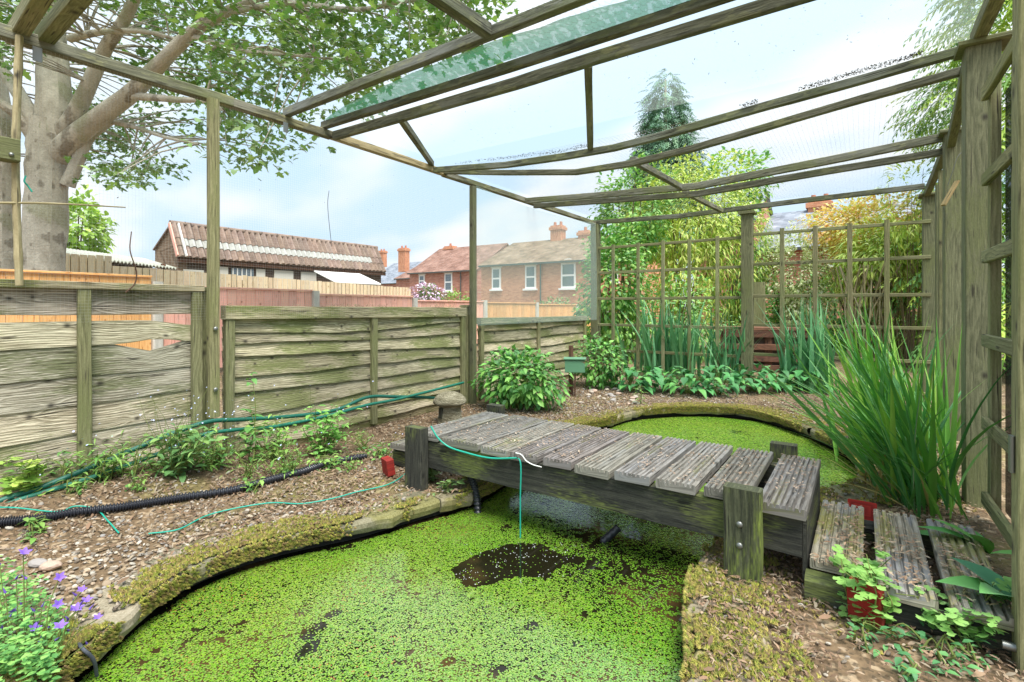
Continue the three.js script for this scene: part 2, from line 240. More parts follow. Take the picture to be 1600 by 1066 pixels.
const inside = (x, z) => { let c = false; for (let i = 0, j = 219; i < 220; j = i++) { const a = POND[i], b = POND[j]; if ((a.z > z) !== (b.z > z) && x < (b.x - a.x) * (z - a.z) / (b.z - a.z) + a.x) c = !c; } return c; };
const pondDist = (x, z) => { let m = 1e9; for (let i = 0; i < 220; i += 1) { const p = POND[i], d = (p.x - x) ** 2 + (p.z - z) ** 2; if (d < m) m = d; } m = Math.sqrt(m); return inside(x, z) ? -m : m; };   // negative over the water
const off = (i, d) => { i = ((i % 220) + 220) % 220; return [POND[i].x + PN[i].x * d, POND[i].z + PN[i].z * d]; };
const bank = (x, z) => 0.075 * sstep(-2.05, -2.5, x) * sstep(-1.55, -1.0, z);   // the bed rises a little against the first fence panel
const gh = (x, z) => bank(x, z);
{
  const shp = new THREE.Shape([[-160, -160], [160, -160], [160, 160], [-160, 160]].map(([a, b]) => new THREE.Vector2(a, b)));
  shp.holes.push(new THREE.Path(Array.from({ length: 110 }, (_, i) => { const [x, z] = off(i * 2, 0.03); return new THREE.Vector2(x, -z); })));
  const g = new THREE.ShapeGeometry(shp); g.rotateX(-Math.PI / 2); const uv = g.attributes.uv, p = g.attributes.position; for (let i = 0; i < uv.count; i++) uv.setXY(i, p.getX(i) / 1.3, p.getZ(i) / 1.3);
  single('ground', g, M.ground, 'brown earth and fine gravel ground around the pond', null, null, 'structure');
  // bank of soil along the fence
  const pos = [], uvs = [], idx = [], nx = 24, nz = 50;
  for (let i = 0; i <= nx; i++) for (let k = 0; k <= nz; k++) { const x = lerp(-2.64, -2.0, i / nx), z = lerp(0.6, -1.6, k / nz); pos.push(x, gh(x, z) + 0.004 + 0.012 * (fbm(x * 9, z * 9, 3) - 0.5) * sstep(0, 0.03, bank(x, z)), z); uvs.push(x / 1.3, z / 1.3); }
  for (let i = 0; i < nx; i++) for (let k = 0; k < nz; k++) { const a = i * (nz + 1) + k; idx.push(a, a + 1, a + nz + 1, a + 1, a + nz + 2, a + nz + 1); }
  single('soil_bank', geom(pos, uvs, idx), M.ground, 'low bank of soil against the pale first fence panel', null, null, 'structure');
  // liner, bottom, water
  const w = [], wu = [], wi = []; for (let i = 0; i <= 220; i++) { const [x, z] = off(i, 0.035); w.push(x, 0.0, z, x, -0.7, z); wu.push(i / 10, 0, i / 10, 1); } for (let i = 0; i < 220; i++) { const a = i * 2; wi.push(a, a + 1, a + 2, a + 1, a + 3, a + 2); }
  single('pond_liner', geom(w, wu, wi), M.liner, 'black pond liner under the stone edge', null, null, 'structure');
  const ps = new THREE.Shape(Array.from({ length: 220 }, (_, i) => { const [x, z] = off(i, 0.033); return new THREE.Vector2(x, -z); })), wg = new THREE.ShapeGeometry(ps); wg.rotateX(-Math.PI / 2);
  const u2 = wg.attributes.uv, p2 = wg.attributes.position; for (let i = 0; i < u2.count; i++) { u2.setXY(i, p2.getX(i) / 0.9, p2.getZ(i) / 0.9); p2.setY(i, -0.07); }
  single('water', wg, M.water, 'dark murky pond water', null, null, 'structure');
}
const WATER = -0.07;
{ // edging stones, each its own piece
  const e = thing('pond_edging', 'ring of mossy broken stone slabs edging the pond', null, null, 'structure'); rnd = rng(101);
  let i = 2; while (i < 219) {
    const len = Math.min(Math.round(rr(7, 12)), 220 - i), secs = [], lift = rr(0.003, 0.010), th = rr(0.046, 0.058), wide = rr(0.10, 0.17), sd = rnd() * 60;
    for (let k = 0; k <= len; k++) {
      const q = Math.min(k, len - 0.12), i0 = i + Math.floor(q), f = q - Math.floor(q), P = (d) => { const a = off(i0, d), b = off(i0 + 1, d); return [lerp(a[0], b[0], f), lerp(a[1], b[1], f)]; };
      const en = -0.022 + 0.03 * (vn(sd + k * 0.6, 4) - 0.5) + 0.022 * (vn(sd + k * 2.3, 44) - 0.5) + (k === 0 || k === len ? 0.008 : 0), y = lift + 0.006 * (vn(sd + k * 0.5, 8) - 0.5), ta = P(en + 0.008), tb = P(wide + 0.05 * (vn(sd + k * 0.4, 15) - 0.5)), a = P(en), a2 = P(en + 0.006 + 0.012 * vn(sd + k, 33));
      secs.push([[a2[0], y - th, a2[1]], [a[0], y - th * 0.55, a[1]], [a[0], y - 0.009, a[1]], [ta[0], y, ta[1]], [tb[0], 0.003, tb[1]], [tb[0], -0.03, tb[1]]]);
    }
    part('edging_stone', loft(secs, { us: 0.6, vs: 0.6, tint: tone(0.2) }), M.stone, e); i += len;
  }
}
// ---------------------------------------------------------------- pebbles, litter, moss (uncountable)
const stoneGeo = (sd) => { const g = new THREE.IcosahedronGeometry(0.5, 1), p = g.attributes.position; for (let i = 0; i < p.count; i++) { const x = p.getX(i), y = p.getY(i), z = p.getZ(i), k = 1 + 0.35 * (vn(x * 2.2 + sd, z * 2.2 + y * 1.7 + sd) - 0.5); p.setXYZ(i, x * k, y * k * 0.6, z * k * 0.85); } g.computeVertexNormals(); return g; };
const flake = (() => { const g = new THREE.PlaneGeometry(1, 0.45, 2, 1); g.rotateX(-Math.PI / 2); const p = g.attributes.position; for (let i = 0; i < p.count; i++) { const x = p.getX(i); p.setY(i, 0.22 * (0.25 - x * x) * 1.6); if (Math.abs(x) > 0.4) p.setZ(i, p.getZ(i) * 0.4); } g.computeVertexNormals(); return g; })();
const tuft = (() => { const l = [], r = rng(9); for (let i = 0; i < 7; i++) { const g = new THREE.ConeGeometry(0.13 + r() * 0.1, 0.7 + r() * 0.5, 4, 1, true); g.translate(0, 0.35, 0); g.rotateZ((r() - 0.5) * 1.7); g.rotateX((r() - 0.5) * 1.7); g.translate((r() - 0.5) * 0.5, 0, (r() - 0.5) * 0.5); l.push(g); } return mergeGeometries(l); })();
const STONEC = [[0.46, 0.38, 0.28], [0.38, 0.32, 0.25], [0.30, 0.27, 0.23], [0.53, 0.46, 0.37], [0.42, 0.32, 0.22], [0.24, 0.19, 0.14], [0.56, 0.51, 0.43], [0.36, 0.27, 0.19], [0.33, 0.31, 0.29], [0.20, 0.16, 0.12]];
const LITTERC = [[0.34, 0.21, 0.13], [0.45, 0.30, 0.19], [0.24, 0.15, 0.09], [0.46, 0.34, 0.23], [0.30, 0.19, 0.12], [0.44, 0.36, 0.26], [0.16, 0.11, 0.07]];
const MOSSC = [[0.30, 0.29, 0.05], [0.24, 0.27, 0.04], [0.38, 0.34, 0.08], [0.15, 0.18, 0.03], [0.32, 0.25, 0.08], [0.24, 0.17, 0.07]];
const vary = (c, v = 0.18) => { const k = 1 + (rnd() - 0.5) * 2 * v; return [c[0] * k, c[1] * k, c[2] * k]; };
function scatter(n, x0, x1, z0, z1, ok) { const out = []; for (let i = 0; i < n; i++) { const x = rr(x0, x1), z = rr(z0, z1), d = pondDist(x, z); if (d < 0.0) continue; const k = ok(x, z, d); if (k && rnd() < k) { const p = V3(x, gh(x, z) + 0.003 + 0.009 * sstep(0.16, 0.06, d), z); if (inView(p, 80)) out.push(p); } } return out; }
{
  rnd = rng(202);
  const stoneG = [stoneGeo(1), stoneGeo(14), stoneGeo(33)], lists = [[], [], []];
  const onPath = (x, z, d) => x < -0.3 && z > -2.2 ? (0.25 + 0.75 * sstep(-1.6, -0.8, z)) * (0.15 + 0.85 * sstep(-2.5, -2.2, x)) * sstep(0.0, 0.08, d) : x < -0.9 && z < -2.9 ? 0.55 * sstep(0.02, 0.1, d) : 0.10 * sstep(0.02, 0.1, d);
  for (const p of scatter(46000, -2.62, 0.35, -5.6, 0.1, onPath)) { const s = rr(0.007, 0.017) * (rnd() < 0.06 ? 1.5 : 1); p.y += s * 0.12; lists[Math.floor(rnd() * 3)].push({ p, q: Q(rr(-0.5, 0.5), rr(0, 6.3), rr(-0.5, 0.5)), s: V3(s, s * rr(0.7, 1), s * rr(0.7, 1.3)), c: vary(pick(STONEC)).map((v) => v * 0.8) }); }
  const g = thing('gravel', 'loose tan and grey pea gravel beside the pond', null, null, 'stuff'); lists.forEach((l, i) => copies('pebbles', stoneG[i], M.matte, l, g));
  const lit = []; for (const p of scatter(170000, -2.62, 0.42, -5.6, 0.1, (x, z, d) => (x < -0.3 && z > -2.4 ? 0.3 + 0.6 * Math.max(sstep(-0.5, -1.3, z), sstep(-2.1, -2.4, x)) : x > -0.5 && z > -2.2 ? 0.75 : 0.5) * sstep(-0.03, 0.01, d) * (0.4 + 1.1 * sstep(0.38, 0.6, fbm(x * 5 + 8, z * 5 + 4, 3))))) { const s = rr(0.006, 0.02) * (rnd() < 0.04 ? 1.7 : 1); p.y += rr(0.002, 0.009) + (p.x > -0.5 ? 0.006 : 0.002); lit.push({ p, q: Q(rr(-0.7, 0.7), rr(0, 6.3), rr(-0.7, 0.7)), s: V3(s, s, s * rr(0.3, 1)), c: vary(pick(LITTERC)).map((v) => v * 0.68) }); }
  copies('leaf_litter', flake, M.matte, lit, scene, 'stuff', 'dry brown leaf litter strewn on the ground round the pond');
  // moss: along the lip of the stones, hanging over it, and in cushions on the bank
  const moss = [];
  for (let k = 0; k < 90000; k++) { const i = Math.floor(rnd() * 220), f = rnd(), a = off(i, 0), m = fbm(a[0] * 4 + 30, a[1] * 4 + 60, 3), d = Math.pow(rnd(), 2.2) * (a[0] > -0.5 ? 0.26 : 0.15) - 0.028, A = off(i, d), B = off(i + 1, d), x = lerp(A[0], B[0], f), z = lerp(A[1], B[1], f);
    const want = sstep(0.40, 0.54, m * 0.7 + 0.15 + 0.55 * (fbm(x * 17, z * 17, 3) - 0.5) - 1.1 * Math.max(0, d - 0.03) * (x > -0.5 ? 0.5 : 1.4) + (x > -0.5 ? -0.06 : 0.075)) * (x > -0.5 || z < -2.4 ? 1 : 0.85); if (rnd() > want) continue; const hang = d < -0.008, y = hang ? rr(-0.03, 0.016) : 0.016, p = V3(x, y, z); if (!inView(p, 40)) continue;
    const n = PN[i], s = rr(0.006, 0.012); moss.push({ p, q: hang ? aim(V3(0, 1, 0), n.clone().negate().add(V3(0, 0.4, 0))) : Q(rr(-0.5, 0.5), rr(0, 6), rr(-0.5, 0.5)), s: V3(s, s * rr(0.7, 1.3), s), c: vary(pick(MOSSC), 0.25) }); }
  for (const p of scatter(70000, -2.0, 0.4, -4.6, -0.8, (x, z, d) => (x > -0.5 || z < -2.6 ? 1 : 0.25) * sstep(0.55, 0.1, d) * sstep(0.45, 0.6, fbm(x * 6 + 3, z * 6 + 77, 4)))) { const s = rr(0.004, 0.011); moss.push({ p, q: Q(rr(-0.5, 0.5), rr(0, 6), rr(-0.5, 0.5)), s, c: vary(pick(MOSSC), 0.25) }); }
  copies('moss', tuft, M.matte, moss, scene, 'stuff', 'yellow green moss growing over the pond edge and bank');
  // duckweed on the water
  const frond = (() => { const l = [], r = rng(4); for (let i = 0; i < 4; i++) { const a = i * 1.7 + r(), o = []; for (let k = 0; k < 7; k++) { const t = k / 7 * 6.283; o.push([Math.cos(t) * 0.3, Math.sin(t) * 0.23]); } const g = fan(o, [0, 0], (x, z) => 0.02 - (x * x + z * z) * 0.16); g.rotateY(r() * 6); g.translate(Math.cos(a) * 0.27, 0.02 + i * 0.012, Math.sin(a) * 0.27); l.push(g); } return mergeGeometries(l); })();
  const PATCH = [[704, 890], [742, 868], [770, 858], [800, 849], [845, 851], [872, 866], [893, 870], [917, 873], [914, 882], [884, 882], [862, 896], [832, 903], [790, 904], [760, 916], [728, 918], [712, 905]].map(([a, b]) => onY(a, b, WATER));
  const inPatch = (x, z) => { let c = false; for (let i = 0, j = PATCH.length - 1; i < PATCH.length; j = i++) { const a = PATCH[i], b = PATCH[j]; if ((a.z > z) !== (b.z > z) && x < (b.x - a.x) * (z - a.z) / (b.z - a.z) + a.x) c = !c; } return c; };
  const HOLES = [[[205, 965], 0.07], [[235, 960], 0.06], [[490, 985], 0.05], [[480, 1015], 0.045], [[700, 1035], 0.03], [[775, 1050], 0.035], [[640, 1020], 0.02], [[830, 980], 0.03], [[520, 960], 0.03]].map(([[a, b], r]) => [onY(a, b, WATER), r * 0.5]);
  const dw = [], DW = [[0.16, 0.32, 0.02], [0.13, 0.28, 0.02], [0.21, 0.35, 0.03], [0.09, 0.22, 0.02], [0.17, 0.29, 0.05], [0.22, 0.30, 0.06]];
  const near = (x, z) => z > -2.25;
  for (let k = 0; k < 850000; k++) {
    const x = rr(-1.7, 0.1), z = rr(-4.15, -0.1), n = near(x, z); if (rnd() > (n ? 1 : 0.3)) continue; if (!inside(x, z)) continue; const p = V3(x, WATER + rr(0.0004, 0.0018), z); if (!inView(p, 20)) continue;
    if (inPatch(x + 0.012 * (vn(x * 60, z * 60) - 0.5), z + 0.02 * (vn(x * 60 + 9, z * 60) - 0.5)) && rnd() > 0.025) continue;
    const th = fbm(x * 7 + 5, z * 7 + 9, 4), fine = vn(x * 55, z * 55); let want = 0.94 - 0.5 * sstep(-1.15, -0.75, x) * sstep(-1.25, -1.5, z) - 0.6 * sstep(0.58, 0.72, th) * sstep(0.4, 0.75, fine) - 0.4 * sstep(0.68, 0.9, fine) - 0.4 * sstep(0.6, 0.8, vn(x * 160, z * 160)) + 0.1 * (vn(x * 1.8 + 3, z * 1.8) - 0.5); if (!n) want = 1 - 0.8 * sstep(0.72, 0.8, th);
    for (const [h, r] of HOLES) if ((h.x - x) ** 2 + ((h.z - z) * 0.6) ** 2 < r * r * (0.5 + fine)) want = 0.08; if (rnd() > want) continue;
    const red = n && rnd() < 0.3 && fbm(x * 4 + 60, z * 4 + 31, 3) > 0.62 && rnd() < 0.12; const s = n ? rr(0.0034, 0.0053) : rr(0.0085, 0.012); dw.push({ p, q: Q(rr(-0.035, 0.035), rr(0, 6.3), rr(-0.035, 0.035)), s: V3(s, s * 0.5, s), c: vary(red ? [0.32, 0.14, 0.04] : pick(DW), 0.15).map((v, i) => v * (1 + (i === 0 ? 0.5 : i === 1 ? 0.1 : 0.5) * (fbm(x * 2.6 + 12, z * 2.6 + 44, 3) - 0.5))) });
  }
  copies('duckweed', frond, M.weed, dw, scene, 'stuff', 'bright green duckweed floating over the pond');
}
{ // froth and specks in the clear patch
  rnd = rng(230); const l = []; for (let k = 0; k < 300; k++) { const p = onY(rr(706, 912), rr(849, 916), WATER), q = project(p); if (vn(q[0] * 0.07, q[1] * 0.12) < (q[0] > 800 && q[1] < 885 ? 0.3 : 0.6)) continue; l.push({ p: p.add(V3(0, 0.001, 0)), q: Q(0, rr(0, 6), 0), s: V3(rr(0.0008, 0.003), 0.001, rr(0.0008, 0.0022)), c: vary([0.4, 0.42, 0.4], 0.4) }); }
  copies('froth', new THREE.SphereGeometry(1, 6, 4), M.weed, l, scene, 'stuff', 'pale froth specks on the dark clear patch of water');
}

// ---------------------------------------------------------------- lap fence along the left side
const FX = -2.66, zAt = (px, X = FX) => onX(px, 480, X).z;
// a board along z: bottom and top edges by function of 0..1, leaning out at the bottom over the next one
function lapBoard(X, z0, z1, lo, hi, lean, th, tint, n = 26) {
  const secs = []; for (let i = 0; i <= n; i++) { const t = i / n, z = lerp(z0, z1, t), a = lo(t), b = hi(t), xb = X + lean; secs.push([[xb - th, a, z], [xb, a + 0.002, z], [xb + 0.0005, a + 0.006, z], [X + 0.002, b, z], [X - th * 0.6, b, z]]); }
  return loft(secs, { tint, us: 1, vs: 0.25 });
}
function fencePanel({ label, z0, z1, edges, top, X = FX, stiles, mat, rail = 0.045, bottomRail = true, group, lean = 0.02, wave = 0.034 }) {
  const f = thing('lap_fence', label, 'fence', group);
  edges.forEach((e, i) => { const s = rnd() * 80, up = edges[i - 1], ed = (q, t) => (t < 0.5 ? lerp(q[0], q[1], t * 2) : lerp(q[1], q[2], t * 2 - 1));
    const wav = (q, t, k) => ed(q, t) + wave * (fbm(s + t * 4 + k, 5, 3) - 0.5) + (q[3] ? q[3](t) : 0);
    const lo = (t) => wav(e, t, 0), hi = up ? (e[4] ? (t) => e[4](t) : (t) => ed(up, t) + 0.022) : () => top - 0.01;
    part('board', lapBoard(X, z0, z1, lo, hi, lean, 0.009, tone(0.22)), mat, f); });
  part('top_rail', beam([[X + 0.018, top, z0 + 0.005], [X + 0.018, top + (z1 < -3 ? -0.012 : 0), z1 - 0.005]], 0.05, rail, { n: 8, wob: 0.12, tint: tone(0.1) }), M.lap, f);
  for (const z of stiles) part('batten', beam([[X + 0.026, 0.02, z], [X + 0.026, top - rail / 2 - 0.001, z]], 0.026, 0.045, { n: 5, wob: 0.12, tint: tone(0.12) }), M.stile, f);
  if (bottomRail) part('gravel_board', beam([[X, 0.035, z0], [X, 0.035, z1]], 0.022, 0.075, { n: 6, wob: 0.1, tint: [0.75, 0.7, 0.62] }), mat, f);
  return base(f, V3(X, 0, (z0 + z1) / 2));
}
rnd = rng(301);
{
  const zs = [zAt(128), zAt(303)];
  const hole = (c, w, d) => (t) => d * Math.exp(-(((t - c) / w) ** 2));
  const t128 = 0.52;
  fencePanel({ label: 'pale weathered fence panel of wide boards with gaps between them', z0: 0.62, z1: zAt(311), top: 0.868, rail: 0.03, stiles: [zs[1], zs[0], zs[0] + 0.62, zs[0] + 1.22], mat: M.pale, bottomRail: false, lean: 0.009, wave: 0.02,
    edges: [[0.742, 0.744, 0.745], [0.615, 0.612, 0.618, hole(0.9, 0.06, 0.022), (t) => 0.722 - 0.03 * sstep(0.86, 1, t)], [0.497, 0.492, 0.50, null, (t) => 0.625 - 0.042 * Math.exp(-(((t - 0.885) / 0.05) ** 2))], [0.372, 0.368, 0.385], [0.26, 0.245, 0.262], [0.14, 0.13, 0.15], [0.035, 0.05, 0.07]] });
  const S = [[.12, .164, .113], [.179, .203, .217], [.242, .287, .315], [.363, .378, .392], [.432, .463, .47], [.57, .554, .55], [.66, .655, .65], [.745, .74, .735]].map((a) => a.map((d) => 0.78 - d));
  fencePanel({ label: 'green stained waney lap fence panel with hoses hung along it', z0: zAt(347), z1: zAt(722), top: 0.752, rail: 0.07, stiles: [zAt(347) - 0.022, zAt(580), zAt(722) + 0.024], mat: M.lap, edges: S });
  const S3 = [.2, .29, .385, .47, .56, .65, .735].map((d) => [0.78 - d, 0.78 - d - 0.006, 0.78 - d + 0.004]);
  fencePanel({ label: 'waney lap fence panel behind the bushy shrub', z0: zAt(746), z1: zAt(912), top: 0.665, rail: 0.05, stiles: [zAt(746) - 0.022, zAt(838), zAt(912) + 0.024], mat: M.lap, edges: S3 });
  const post = (px, top, label) => { const z = zAt(px), g = thing('fence_post', label, 'post', 'fence posts'); part('shaft', beam([[FX - 0.02, 0, z], [FX - 0.02, top, z]], 0.075, 0.075, { n: 5, wob: 0.05, tint: tone(0.1) }), M.stile, g); part('cap', beam([[FX - 0.02, top, z], [FX - 0.02, top + 0.018, z]], 0.09, 0.09, { tint: tone(0.1) }), M.stile, g); base(g, V3(FX - 0.02, 0, z)); };
  post(319, 0.86, 'squat fence post between the pale panel and the green panel'); post(733, 0.78, 'squat fence post between the two waney lap panels');
  // dead stalk caught on the pale panel
  single('twig', tube([onX(205, 362, -2.63), onX(203, 392, -2.60), onX(213, 425, -2.6), onX(210, 444, -2.6), onX(196, 457, -2.61)], (t) => 0.0022 + 0.001 * t, { n: 16, m: 5 }), M.rust, 'thin dead curved twig poking above the pale fence panel', 'twig');
}

// ---------------------------------------------------------------- timber cage over the pond: posts, plates, cross beams
const CY = 1.805, LX = -2.63, RX = 0.40;
const cage = thing('netting_frame', 'weathered green timber cage frame of posts and roof beams over the pond', 'frame');
{
  rnd = rng(311); const o = (n = 8, wob = 0.1) => ({ n, wob, tint: tone(0.24) });
  // left posts
  const bolt = (p, par) => { const g = new THREE.SphereGeometry(0.011, 10, 6); g.scale(0.6, 1, 1); g.translate(p.x, p.y, p.z); part('bolt', g, M.metal, par); };
  const p1 = part('post', beam([[-2.585, 0.25, zAt(333, -2.585)], [-2.585, CY - 0.022, zAt(333, -2.585)]], 0.036, 0.046, o(10, 0.05)), M.stile, cage);
  for (const y of [514, 609]) bolt(onX(337, y, -2.56), p1);
  part('post', beam([[-2.6, 0, zAt(739, -2.6)], [-2.6, CY - 0.05, zAt(739, -2.6)]], 0.04, 0.05, o(8, 0.05)), M.frame, cage);
  part('post', beam([[-2.62, 0, -5.56], [-2.62, CY - 0.05, -5.56]], 0.09, 0.09, o(8, 0.05)), M.frame, cage);
  // left wall plate in four lengths
  const pl = [[0.9, -0.02], [zAt(150, LX), -0.0], [zAt(345, LX), 0.004], [zAt(505, LX), 0.0], [zAt(700, LX), -0.012], [-5.6, -0.03]];
  for (let i = 0; i < 5; i++) if (i !== 1) { const a = i === 0 ? pl[0] : pl[i], b = i === 0 ? pl[2] : pl[i + 1]; part('wall_plate', beam([[LX, CY + a[1] + (i % 2 ? 0.006 : 0), a[0] + (i ? 0.05 : 0)], [LX, CY + b[1] + (i % 2 ? 0.006 : 0), b[0] - 0.05]], 0.05 - (i % 2) * 0.006, i ? 0.042 : 0.05, o(9, 0.14)), i === 3 ? M.cane : M.roofwood, cage); }
  // cross beams along x
  const cross = (pts, w, h, m = M.roofwood, label) => part('cross_beam', beam(pts, w, h, o(4, 0.12)), m, cage, label);
  const cr = CY + 0.045;
  cross([[LX, cr, -1.62], [-1.2, cr, -1.60], [RX + 0.05, cr + 0.01, -1.58]], 0.036, 0.042);
  cross([[LX, cr, -1.86], [-1.3, cr - 0.01, -1.855], [RX + 0.05, cr, -1.86]], 0.034, 0.038);
  cross([[LX + 0.03, cr - 0.05, -1.915], [-1.3, cr - 0.058, -1.92], [-0.9, cr - 0.05, -1.92], [RX + 0.05, cr - 0.045, -1.925]], 0.03, 0.05);
  const sagU = [[678, 266], [790, 258], [880, 245], [960, 231], [1050, 208], [1200, 165], [1350, 124], [1510, 77]].map(([a, b]) => onZ(a, b, -2.79)), sagL = [[680, 268], [790, 270], [900, 269], [990, 255], [1080, 233], [1200, 198], [1350, 154], [1512, 109]].map(([a, b]) => onZ(a, b, -2.9));
  part('cross_beam', beam(sagU, 0.034, 0.038, o(3, 0.1)), M.roofwood, cage, 'sagging cross beam carrying dead leaves'); part('cross_beam', beam(sagL, 0.034, 0.034, o(3, 0.1)), M.roofwood, cage, 'bowed lower cross beam');
  part('cross_beam', beam([[822, 314], [960, 303], [1090, 291], [1290, 252], [1478, 214]].map(([a, b]) => onZ(a, b, -4.02)), 0.035, 0.05, o(3, 0.1)), M.roofwood, cage);
  part('cross_beam', beam([[835, 322], [960, 313], [1090, 303], [1290, 268], [1482, 236]].map(([a, b]) => onZ(a, b, -4.12)), 0.035, 0.045, o(3, 0.1)), M.roofwood, cage);
  part('cross_beam', beam([[925, 348], [1060, 338], [1250, 314], [1445, 291]].map(([a, b]) => onZ(a, b, -5.56)), 0.04, 0.045, o(3, 0.08)), M.roofwood, cage);
  // joists along z and diagonal braces
  const jo = (a, b, w = 0.04, h = 0.045) => part('joist', beam([a, b], w, h, o(6, 0.1)), M.roofwood, cage);
  jo([-1.27, cr - 0.002, 0.6], [-1.2, cr - 0.002, -1.575], 0.045, 0.048); jo([-1.14, 1.66, -2.93], [-1.17, 1.71, -3.995], 0.035, 0.04); jo([-1.18, 1.70, -4.14], [-1.2, CY - 0.04, -5.54], 0.035, 0.04);
  jo([-2.08, cr - 0.04, -1.95], [-2.62, CY + 0.03, -2.77], 0.032, 0.04); jo([-0.95, cr - 0.05, -1.945], [-1.34, 1.735, -2.77], 0.035, 0.04);
  for (const px of [[22, 60, 58, 0], [66, 62, 118, 0]]) { const a = onY(px[0], px[1], CY + 0.03), b = onY(px[2], px[3], CY + 0.03); const d = b.clone().sub(a); part('rafter', beam([a, a.clone().addScaledVector(d, 3.5)], 0.05, 0.06, o(8, 0.08)), M.stile, cage); }
  // steel angle brackets
  for (const px of [58, 446]) { const p = onX(px, px === 58 ? 82 : 197, LX + 0.028); part('bracket', box(p.x, p.x + 0.003, p.y - 0.035, p.y + 0.02, p.z - 0.014, p.z + 0.014, { cham: 0.0005 }), M.metal, cage); }
  // right side: three posts with caps, plates and battens
  const rp = [[RX - 0.018, -2.72, 0.105, 1.80], [RX + 0.05, -3.98, 0.115, 1.80], [RX + 0.07, -5.6, 0.115, 1.72]];
  for (const [x, z, w, t] of rp) { const p = part('post', beam([[x, 0, z], [x, t, z]], w, w, o(10, 0.04)), M.frame, cage); part('post_cap', box(x - w * 0.72, x + w * 0.75, t + 0.001, t + 0.022, z - w * 0.72, z + w * 0.72, { cham: 0.004, tint: tone(0.1) }), M.frame, p); }
  for (let i = 0; i < 2; i++) part('wall_plate', beam([[rp[i][0] - 0.03, 1.77, rp[i][1] - 0.06], [rp[i + 1][0] - 0.03, 1.745, rp[i + 1][1] + 0.06]], 0.04, 0.06, o(6, 0.08)), M.frame, cage);
  part('wall_plate', beam([[RX - 0.03, 1.845, -2.72], [RX - 0.0, 1.86, -0.2]], 0.045, 0.05, o(6, 0.08)), M.frame, cage);
  for (const [px, X, t] of [[1466, 0.44, 1.66], [1471, 0.44, 1.72], [1518, 0.47, 1.7]]) { const z = onX(px, 480, X).z; part('batten', beam([[X, 0, z], [X, t, z]], 0.03, 0.05, o(6, 0.05)), M.frame, cage); }
  for (const [a, b] of [[[0.465, -4.25], 1.7], [[0.48, -4.6], 1.7], [[0.48, -5.0], 1.68], [[0.45, -3.1], 1.72], [[0.45, -3.45], 1.7]]) part('batten', beam([[a[0], 0, a[1]], [a[0], b, a[1]]], 0.03, 0.045, o(5, 0.05)), M.frame, cage);
  // loose off-cut hanging by a wire at the second post
  part('offcut', beam([onT(1474, 321, 2.75), onT(1496, 283, 2.75)], 0.03, 0.012, { tint: [0.8, 0.7, 0.55] }), M.cane, cage, 'short loose off-cut hanging beside the post');
  base(cage, V3(-1.1, 0, -2.8));
}

// ---------------------------------------------------------------- trellis panels
function trellis(label, pts, rows, lw, group, ea = 0.03, eb = 0.03) {                            // pts: feet of the uprights; rows: heights of the rails
  const t = thing('garden_trellis', label, 'trellis', group), a = pts[0], b = pts[pts.length - 1], d = b.clone().sub(a).normalize(), nrm = V3(-d.z, 0, d.x);
  pts.forEach((p) => part('upright', beam([[p.x, p.y0 ?? 0.02, p.z], [p.x, rows[0] + 0.02 + rr(-0.01, 0.02), p.z]], lw, 0.018, { up: [nrm.x, 0, nrm.z], n: 6, wob: 0.12, tint: tone(0.22) }), M.stile, t));
  for (const y of rows) { const q = nrm.clone().multiplyScalar(-0.02); part('rail', beam([a.clone().add(q).setY(y + rr(-0.006, 0.006)).addScaledVector(d, -ea), b.clone().add(q).setY(y + rr(-0.006, 0.006)).addScaledVector(d, eb)], 0.018, 0.03, { n: 6, wob: 0.12, tint: tone(0.15) }), M.stile, t); }
  return base(t, a.clone().setY(0));
}
